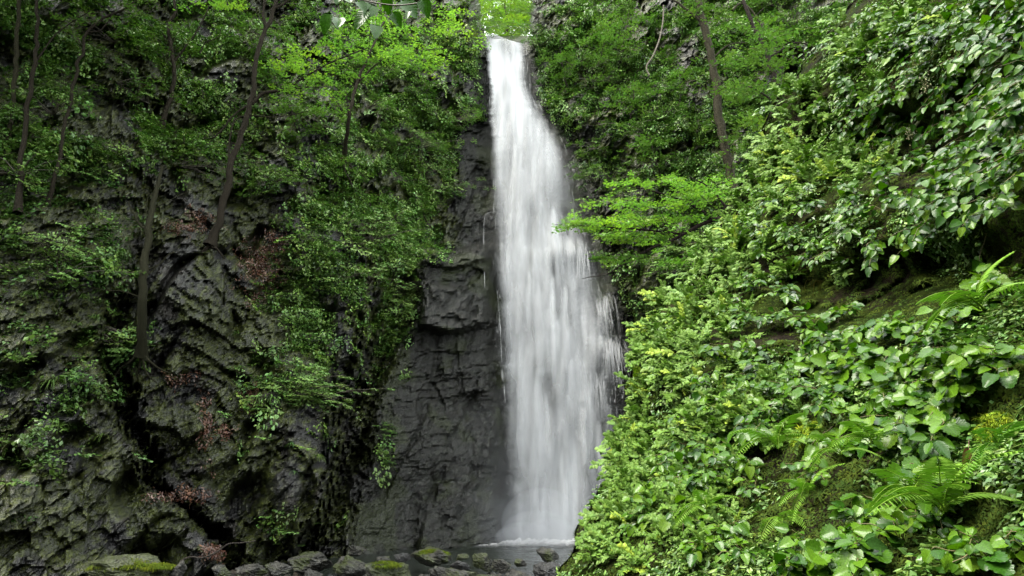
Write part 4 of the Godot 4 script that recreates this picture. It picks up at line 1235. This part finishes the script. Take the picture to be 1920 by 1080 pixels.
	# ferns
	for s in [[1480, 870, 8, 1.0, "blade_yellow", "pale green drooping fern under the yellow moss cushion"], [1590, 900, 5, 0.9, "blade_fresh", "fern of narrow hanging fronds beside the pale drooping fern"], [1660, 880, 5, 0.95, "blade_fresh", "pair of toothed fern fronds below the arching shrub"],
		[1440, 980, 6, 0.9, "blade_fresh", "low arching fern near the dark hollow of the lower bank"], [1720, 1000, 6, 1.1, "blade_fresh", "feathery fern left of the wide fern at the bottom right"], [1790, 1030, 7, 1.15, "blade_fresh", "wide feathery fern at the bottom right edge"], [1890, 610, 7, 1.3, "blade_yellow", "bright yellow-green fern reaching in at the right edge"], [1560, 950, 6, 0.8, "blade_fresh", "small fern hanging below the narrow fronds"], [1340, 1000, 5, 0.9, "blade_fresh", "small fern on the bank's dark lower left edge"], [1900, 880, 5, 0.9, "blade_green", "small fern on the mossy right edge of the bank"]]:
		var q := on_bank(s[0], s[1])
		var t := thing("fern", q[0] + q[1] * 0.18, s[5], "fern", "ferns on the bank")
		var to_eye: Vector3 = (EYE - q[0]).normalized()
		for k in s[2]:
			var dir: Vector3 = (q[1] * 0.5 + to_eye * 0.35 + Vector3(-0.9 + 1.8 * k / maxf(s[2] - 1, 1), rng.randf_range(-0.1, 0.45), 0) + rdir() * 0.2).normalized()
			part("frond", fronds[k % 3], M.fern_green if s[4] == "blade_green" else M.fern_pale, t, Transform3D(Basis.looking_at(dir, Vector3.UP).scaled(Vector3.ONE * s[3] * rng.randf_range(0.85, 1.2)), Vector3.ZERO))
	# dense small-leaved bushes that fill the bank's far side
	rng.seed = 707
	made = []
	while made.size() < 240:
		var py := rng.randf_range(10, 1075)
		var e := pw(BANK_EDGE, py)
		var px := e + absf(rng.randfn()) * pw([0.0, 170.0, 300.0, 110.0, 450.0, 110.0, 600.0, 150.0, 800.0, 130.0, 1080.0, 120.0], py) + 12.0
		if px > 1800: continue
		if py > 890 and (px - e) < 55.0 and rng.randf() < 0.9: continue
		if blob(px, py, 1760, 240, 190, 90) > 0.45 or blob(px, py, 1490, 640, 90, 60) > 0.5 and rng.randf() < 0.7: continue
		if blob(px, py, 1560, 560, 130, 70) > 0.5 and rng.randf() < 0.8: continue
		made.append([px, py])
	made.sort_custom(func(p, q): return p[0] > q[0])
	for m in made:
		var q := on_bank(m[0], m[1])
		var tone: int = [2, 3, 3, 2, 2][rng.randi() % 5]
		var t := thing("leafy_bush", q[0], place_label(["", "", "green", "light green"][tone] + " small-leaved bush", "bush%d" % tone, m[1]), "bush", "small bushes on the bank")
		for s in 14:
			var dir: Vector3 = (q[1] * 0.75 + Vector3.UP * 0.15 + rdir() * 1.0).normalized()
			var sc := rng.randf_range(0.7, 1.1) * clampf(-q[0].z / 8.0, 0.6, 1.05)
			part("sprig", sprigs[rng.randi() % 3], M["sprig%d" % clampi(tone + [0, 0, -1, 0, 1, -1][rng.randi() % 6], 0, 4)], t, Transform3D(Basis.looking_at(dir, (Vector3.UP + (EYE - q[0]).normalized() * 0.7).normalized()).rotated(dir, rng.randf_range(-0.5, 0.5)).scaled(Vector3.ONE * sc), rdir() * 0.10 * sc))
	# low growth and moss between
	var X := []; var K := []; var X2 := []; var K2 := []
	for k in 15000:
		var py := rng.randf_range(-40, 1120)
		var e := pw(BANK_EDGE, py)
		var px := e + rng.randf() * (1960.0 - e)
		var q := on_bank(px, py)
		var p: Vector3 = q[0]
		var pn := n_patch.get_noise_3dv(p * 2.0)
		if pn > 0.0 and rng.randf() < 0.33 and blob(px, py, 1600, 560, 200, 90) < 0.35 and blob(px, py, 1760, 240, 190, 90) < 0.35 and blob(px, py, 1850, 960, 90, 90) < 0.5:
			X.append(Transform3D(wall_frame((q[1] + Vector3(0, 0.3, 0)).normalized(), rng.randf_range(-0.8, 0.8)).scaled(Vector3.ONE * rng.randf_range(0.25, 0.5)), p + q[1] * 0.01))
			K.append(vary(GREEN[rng.randi() % 4], 0.25))
		X2.append(Transform3D(wall_frame(q[1], rng.randf() * TAU).scaled(Vector3.ONE * rng.randf_range(0.5, 1.2)), p))
		K2.append(vary(Color(0.028, 0.046, 0.009).lerp(Color(0.052, 0.080, 0.014), rng.randf()), 0.3))
	tag(many("ground_cover_leaves", G.protos[1], M.leaf_mid, X, K, self), "tiny leaves covering the near bank between the larger plants", "undergrowth", "", "stuff")
	tag(many("moss_tufts", proto_tuft(320, 14, 0.055, 0.006), M.moss_blade, X2, K2, self), "short mossy tufts over the soil of the near bank", "moss", "", "stuff")

func build_bank_details() -> void:
	rng.seed = 1200
	var tuft := proto_tuft(330, 16, 0.05, 0.0035)
	for s in [[1520, 815, 34, 34, 300, "bright yellow-green moss cushion above the pale drooping fern"], [1868, 800, 34, 26, 170, "yellow moss patch near the bank's right edge"], [1365, 790, 22, 26, 160, "dark green moss lump among the small bushes"]]:
		var q := on_bank(s[0], s[1])
		var t := thing("moss_cushion", q[0], s[5], "moss", "moss cushions on the bank")
		var X := []; var K := []
		var r: float = s[2] / FOCAL * -q[0].z
		for k in s[4]:
			var o := rdir() * r * pow(rng.randf(), 0.4)
			o = o - q[1] * o.dot(q[1]) * 0.75 + q[1] * r * 0.12
			X.append(Transform3D(Basis.looking_at(rdir()).scaled(Vector3.ONE * rng.randf_range(0.6, 1.1)), o))
			K.append(vary(Color(0.20, 0.27, 0.025) if s[0] != 1365 else Color(0.07, 0.10, 0.014), 0.3))
		part("cushion", joined(tuft, X, K), M.moss_blade, t)
	# moss pads and a fallen branch by the stream
	for o in [[235, 1046, 15.3, 0.75, "thick green moss pad on the low boulder at the bottom left"], [300, 1056, 15.2, 0.35, "small moss pad beside the thick one at the bottom left"], [722, 1052, 17.4, 0.4, "moss pad on the sloping stream boulder"], [812, 1030, 21.0, 0.5, "moss pad on the flat-topped stream boulder"]]:
		var t2 := thing("moss_cushion", spot(o[0], o[1], o[2]), o[4], "moss", "moss pads on stream boulders")
		var X := []; var K := []
		for k in 260:
			var r := sqrt(rng.randf()); var an := rng.randf() * TAU
			X.append(Transform3D(Basis(Vector3.UP, rng.randf() * TAU).scaled(Vector3.ONE * rng.randf_range(1.2, 2.6)), Vector3(cos(an) * r * o[3], -0.22 * r * r * o[3] - 0.02 + rng.randf_range(-0.03, 0.03), sin(an) * r * o[3] * 0.6)))
			K.append(vary(Color(0.06, 0.085, 0.012).lerp(Color(0.12, 0.15, 0.018), rng.randf()), 0.3))
		part("cushion", joined(tuft, X, K), M.moss_blade, t2)
	var fp := smooth_path(pts_at([[333, 1066], [340, 1052], [358, 1044], [378, 1046], [405, 1036], [428, 1020], [450, 1018], [480, 1014]], 16.6), 4)
	var fb := thing("fallen_branch", fp[0], "thin bare fallen branch arching over the leaf pile at the bottom left", "branch")
	var fbuf := Buf.new(); var fr := []
	for i in fp.size():
		fp[i] -= fb.position
		fr.append(lerpf(0.028, 0.012, float(i) / fp.size()))
	tube(fbuf, fp, fr, 6, Color(0.10, 0.09, 0.075), 0.15)
	part("stem", fbuf.mesh(), M.bark, fb)
	# curled dead leaf
	var q := on_bank(1845, 865)
	var t := thing("dead_leaf", q[0] + q[1] * 0.10, "curled red-brown dead leaf hanging on the bank's mossy right side", "leaf")
	part("blade", LEAVES[1][0], M.dead_leaf, t, Transform3D(Basis.looking_at(Vector3(-0.45, -0.8, 0.25).normalized(), Vector3(0.6, 0.3, 1).normalized()).scaled(Vector3(0.13, 0.16, 0.14)), Vector3.ZERO))
	part("blade", LEAVES[1][1], M.dead_leaf, t, Transform3D(Basis.looking_at(Vector3(0.3, -0.9, 0.1).normalized(), Vector3(-0.6, 0.3, 1).normalized()).scaled(Vector3(0.10, 0.12, 0.10)), Vector3(-0.02, -0.06, 0.02)))
	# small cream flower heads
	for s in [[1735, 215, "cream flower head deep in the upper right shrub"], [1765, 178, "small cream flower head above the larger one in the shrub"], [1730, 285, "faint cream flower head below the larger one in the shrub"]]:
		q = on_bank(s[0], s[1])
		var at: Vector3 = q[0] + q[1] * 0.25
		t = thing("flower_head", at, s[2], "flower", "cream flowers in the shrub")
		var b := Buf.new(); var b2 := Buf.new()
		for k in 34:
			var o := Vector3(rng.randfn() * 0.035, rng.randfn() * 0.05, rng.randfn() * 0.03)
			tube(b2, [-q[1] * 0.25, o * 0.3, o], [0.0015, 0.001, 0.0007], 3, Color(0.12, 0.14, 0.05))
			for p in 3: small_leaf(b, o, rdir(), rdir(), 0.013, 0.009, vary(Color(0.62, 0.58, 0.36), 0.15))
		part("petals", b.mesh(), M.leaf_far, t)
		part("stalk", b2.mesh(), M.stem, t)
	# thin grass hanging over the face
	for s in [[1575, 750, "long grass hanging beside the yellow moss cushion", Color(0.10, 0.17, 0.04)], [1545, 530, "dry straw-coloured grass hanging under the pointed shrubs", Color(0.22, 0.17, 0.08)], [1665, 770, "green grass blades hanging below the arching shrub", Color(0.08, 0.15, 0.03)]]:
		q = on_bank(s[0], s[1])
		t = thing("hanging_grass", q[0] + q[1] * 0.05, s[2], "grass", "grass hanging on the bank")
		var b := Buf.new()
		for k in 26:
			var side := Vector3(1, 0, -0.3).normalized()
			var x := rng.randfn() * 0.06; var l := rng.randf_range(0.18, 0.5); var out := rng.randf_range(0.04, 0.16)
			var col := vary(s[3], 0.3); var prev := -1
			for i in 7:
				var u := i / 6.0
				var p: Vector3 = side * (x + u * u * rng.randf_range(-0.01, 0.01) + x * 0.4 * u) + q[1] * out * sin(u * 2.2) + Vector3(0, 0.05 * sin(u * 3.0) - l * u * u, 0)
				var w := 0.0028 * (1.0 - 0.85 * u)
				var a := b.vert(p - side * w, q[1], col); b.vert(p + side * w, q[1], col)
				if prev >= 0: b.tri(prev, prev + 1, a); b.tri(prev + 1, a + 1, a)
				prev = a
		part("blades", b.mesh(), M.leaf_mid, t)

func build_boulders() -> void:
	rng.seed = 808
	# px span, py top, py bottom, depth, moss, label
	var list := [
		[150, 332, 1044, 1100, 15.5, 0.8, "low moss-covered boulder at the bottom left"],
		[530, 624, 1030, 1082, 19.6, 0.3, "rounded pale boulder at left end of the pool's stones"],
		[618, 692, 1034, 1090, 19.2, 0.4, "brownish boulder next to the rounded pale boulder"],
		[672, 772, 1046, 1110, 17.6, 0.65, "sloping boulder with green moss on its near side"],
		[735, 768, 1034, 1054, 21.0, 0.0, "small dark wet stone behind the sloping boulder"],
		[768, 852, 1021, 1064, 21.2, 0.55, "large flat-topped mossy boulder in front of the pool"],
		[800, 905, 1060, 1120, 17.8, 0.2, "broad grey rock slab at the bottom edge below the flat-topped boulder"],
		[846, 884, 1048, 1074, 19.8, 0.0, "dark wet stone between two mossy stones"],
		[880, 922, 1036, 1072, 20.2, 0.5, "small greenish stone standing in the pool"],
		[918, 962, 1046, 1076, 19.8, 0.2, "rough little stone beside the small greenish stone"],
		[1008, 1050, 1021, 1060, 21.0, 0.35, "upright brown boulder in front of the foam"],
		[990, 1056, 1056, 1090, 18.6, 0.05, "flat black wet rock below the upright brown boulder"],
		[940, 1000, 1064, 1100, 18.0, 0.1, "half-sunken wet stones' largest block at the bottom centre"],
		[490, 545, 1052, 1086, 18.6, 0.2, "small stone left of the rounded pale boulder"],
		[430, 500, 1048, 1090, 18.0, 0.3, "dark stone at the foot of the left cliff"],
		[318, 352, 1050, 1086, 15.2, 0.2, "round dark stone beside the moss-covered boulder"],
		[560, 610, 1066, 1100, 17.6, 0.3, "small broken stone below the rounded pale boulder"],
		[640, 690, 1020, 1040, 23.0, 0.1, "far dark stone at the pool's left shore"],
		[700, 740, 1040, 1062, 20.4, 0.5, "small mossy stone behind the sloping boulder's left end"],
		[850, 880, 1036, 1052, 21.6, 0.3, "far small stone right of the flat-topped boulder"],
		[960, 990, 1044, 1062, 20.6, 0.1, "low wet stone between the greenish stone and the upright boulder"],
		[895, 945, 1070, 1100, 17.6, 0.35, "mossy stone cut by the bottom edge near the pool's middle"],
		[395, 440, 1058, 1095, 17.0, 0.3, "small dark stone beneath the pile of dead leaves"]]
	for s in list:
		var a := spot(s[0], s[3], s[4]); var c := spot(s[1], s[2], s[4])
		var ctr := (a + c) * 0.5
		var size := Vector3(absf(c.x - a.x) * 0.56, (c.y - a.y) * 0.58, absf(c.x - a.x) * 0.5)
		ctr.y = c.y - size.y * 0.95
		var t := thing("boulder", ctr, s[6], "boulder", "boulders in the stream")
		var b := Buf.new()
		b.facets = true
		var nu := 44; var nv := 26
		var off := Vector3(rng.randf() * 90, rng.randf() * 90, rng.randf() * 90)
		var planes := []
		for k in 14:
			var dd := rdir(); planes.append([dd, rng.randf_range(0.42, 0.85)])
		for j in nv + 1:
			for i in nu + 1:
				var th := TAU * (i % nu) / nu; var ph := PI * j / nv
				var d := Vector3(sin(ph) * cos(th), cos(ph), sin(ph) * sin(th))
				var r := 1.0
				for pl in planes:
					var k: float = d.dot(pl[0])
					if k > 0.01: r = minf(r, pl[1] / k)
				r = minf(r, 1.0) * (1.0 + 0.16 * n_mid.get_noise_3dv(d * 2.6 + off) + 0.14 * n_crack.get_noise_3d(d.x * 2.0 + off.x, d.y * 5.0, d.z * 2.0) + 0.03 * n_speck.get_noise_3dv(d * 3.0 + off))
				var p := d * r * size
				var sp := n_speck.get_noise_3dv((p + off) * 1.2); var pn := n_patch.get_noise_3dv((p + off) * 2.5)
				var col := Color(0.03, 0.028, 0.022).lerp(Color(0.15, 0.145, 0.115), ss(-0.2, 0.45, sp + pn * 0.4))
				if s[5] < 0.08: col = Color(0.035, 0.035, 0.035).lerp(Color(0.07, 0.07, 0.068), 0.5 + sp)
				col = col.lerp(Color(0.06, 0.08, 0.012), ss(0.05, 0.35, pn + s[5] - 0.25 + 0.3 * sp))
				b.vert(p, d, col)
		var W := nu + 1
		for j in nv:
			for i in nu:
				var k := j * W + i
				b.tri(k, k + 1, k + W); b.tri(k + 1, k + W + 1, k + W)
		for j in range(1, nv):
			for i in W:
				var n := (b.v[j * W + (i % nu) + 1] - b.v[j * W + ((i + nu - 1) % nu)]).cross(b.v[(j + 1) * W + i] - b.v[(j - 1) * W + i])
				if n.dot(b.n[j * W + i]) < 0: n = -n
				if n.length() > 1e-9: b.n[j * W + i] = n.normalized()
		part("stone", b.mesh(), M.boulder, t)
	# gravel and cobbles of the stream bed
	var b2 := Buf.new()
	for j in 6:
		for i in 8:
			var th := TAU * i / 8.0; var ph := PI * (j + 0.0) / 5.0
			var d := Vector3(sin(ph) * cos(th), cos(ph) * 0.6, sin(ph) * sin(th))
			b2.vert(d * (1.0 + 0.25 * n_mid.get_noise_3dv(d * 3.0)), d.normalized(), Color.WHITE)
	for j in 5:
		for i in 8:
			var a := j * 8 + i; var d := j * 8 + (i + 1) % 8
			b2.tri(a, d, a + 8); b2.tri(d, d + 8, a + 8)
	var X := []; var K := []
	for k in 900:
		var x := rng.randf_range(-10, 4); var z := rng.randf_range(-20.5, -13)
		X.append(Transform3D(Basis.from_euler(Vector3(rng.randf() * 6, rng.randf() * 6, rng.randf() * 6)).scaled(Vector3.ONE * rng.randf_range(0.06, 0.26)), Vector3(x, rng.randf_range(-0.12, 0.04), z)))
		K.append(vary(Color(0.09, 0.085, 0.07), 0.5))
	tag(many("cobbles", b2.mesh(), M.boulder, X, K, self), "wet cobbles in the shallow outflow of the pool", "cobbles", "", "stuff")

func build_litter() -> void:
	rng.seed = 909
	var b := Buf.new()
	for k in 7:
		small_leaf(b, rdir() * 0.09, rdir(), (Vector3.UP + rdir() * 0.6).normalized(), rng.randf_range(0.09, 0.15), 0.05, vary(Color.WHITE, 0.4))
	var mesh := b.mesh()
	var X := []; var K := []
	for s in [[490, 500, 36, 44, 330], [520, 455, 20, 20, 80], [478, 560, 16, 14, 60], [385, 800, 10, 45, 70], [345, 710, 30, 12, 30], [330, 930, 44, 10, 90], [395, 1040, 16, 10, 40], [470, 745, 14, 22, 60], [340, 430, 40, 10, 70], [375, 410, 20, 14, 50], [420, 810, 10, 10, 30]]:
		for k in s[4]:
			var q := on_cliff(s[0] + rng.randfn() * s[2] * 0.6, s[1] + rng.randfn() * s[3] * 0.6)
			X.append(Transform3D(Basis(rdir(), rng.randf() * 6.0).scaled(Vector3.ONE * rng.randf_range(0.7, 1.2)), q[0] + q[1] * 0.05))
			K.append(vary(Color(0.075, 0.030, 0.020).lerp(Color(0.16, 0.09, 0.06), pow(rng.randf(), 2.0)), 0.35))
	tag(many("dead_leaves", mesh, M.leaf_far, X, K, self), "reddish-brown dead leaves lodged on ledges of the left cliff", "leaf litter", "", "stuff")

func build_foreground_sprig() -> void:
	rng.seed = 1010
	var tw := pts_at([[560, -90], [620, -20], [680, 0], [740, 10], [790, 5]], 4.2)
	var t := thing("hanging_branch", tw[0], "dark near branch with drooping oval leaves at the top edge", "branch")
	var b := Buf.new()
	var p := smooth_path(tw, 5)
	var r := []
	for i in p.size():
		p[i] -= t.position
		r.append(0.006)
	tube(b, p, r, 5, Color(0.06, 0.05, 0.03))
	part("twig", b.mesh(), M.stem, t)
	for s in [[618, 42, 40, -0.3], [632, 50, 36, 0.2], [648, 8, 26, 0.5], [690, 40, 44, -0.5], [704, 62, 32, 0.1], [700, 28, 40, -0.2], [735, 38, 30, 0.5], [752, 22, 44, 0.7], [725, 8, 30, 0.0], [790, 15, 34, 0.3], [770, 30, 20, -0.3], [645, -5, 40, -0.2], [670, 15, 26, 0.6]]:
		var q := spot(s[0], s[1] - s[2] * 0.5, 4.2 + rng.randf_range(-0.15, 0.15)) - t.position
		var ln: float = s[2] / FOCAL * 4.6 * 1.25
		var dir := Vector3(s[3], -0.8, rng.randf_range(-0.5, 0.5)).normalized()
		part("leaf", LEAVES[0][rng.randi() % 4], M.blade_deep, t, Transform3D(Basis.looking_at(dir, (Vector3(rng.randf_range(-0.6, 0.6), 0.5, 1)).normalized()).scaled(Vector3.ONE * ln), q))

# ------------------------------------------------------------------

func _ready() -> void:
	var cam := Camera3D.new()
	cam.name = "camera"
	cam.fov = 50.0
	cam.near = 0.05
	cam.far = 400.0
	add_child(cam)
	cam.position = EYE
	cam.rotation_degrees = Vector3(TILT, 0, 0)
	cam.current = true
	var env := Environment.new()
	env.background_mode = Environment.BG_SKY
	var sm := ProceduralSkyMaterial.new()
	sm.sky_top_color = Color(0.94, 0.955, 0.955)
	sm.sky_horizon_color = Color(0.90, 0.93, 0.94)
	sm.ground_bottom_color = Color(0.25, 0.27, 0.24)
	sm.ground_horizon_color = Color(0.6, 0.63, 0.6)
	var sky := Sky.new()
	sky.sky_material = sm
	env.sky = sky
	env.tonemap_mode = Environment.TONE_MAPPER_LINEAR
	env.tonemap_exposure = 7.2
	env.sdfgi_enabled = true
	env.ssao_enabled = true
	env.ssil_enabled = true
	env.volumetric_fog_enabled = true
	env.volumetric_fog_density = 0.0
	var we := WorldEnvironment.new()
	we.name = "environment"
	we.environment = env
	add_child(we)
	var sun := DirectionalLight3D.new()
	sun.name = "sun"
	sun.light_color = Color(1.0, 0.98, 0.94)
	sun.light_energy = 0.5
	sun.light_angular_distance = 30.0
	sun.shadow_enabled = true
	add_child(sun)
	sun.look_at_from_position(Vector3(-10, 18, 4), Vector3.ZERO)

	make_materials()
	for k in 5:
		var m: StandardMaterial3D = M.leaf_mid.duplicate()
		m.resource_name = "sprig_leaf"
		m.albedo_color = Color(GREEN[k].r * 0.80, GREEN[k].g * 0.80, GREEN[k].b * 0.66).linear_to_srgb()
		m.roughness = 0.4
		m.metallic_specular = 0.24
		M["sprig%d" % k] = m
	build_cliff()
	build_bank()
	build_ground()
	build_falls()
	build_cliff_green()
	build_trees()
	build_boulders()
	build_litter()
	build_near_plants()
	build_bank_details()
	build_foreground_sprig()
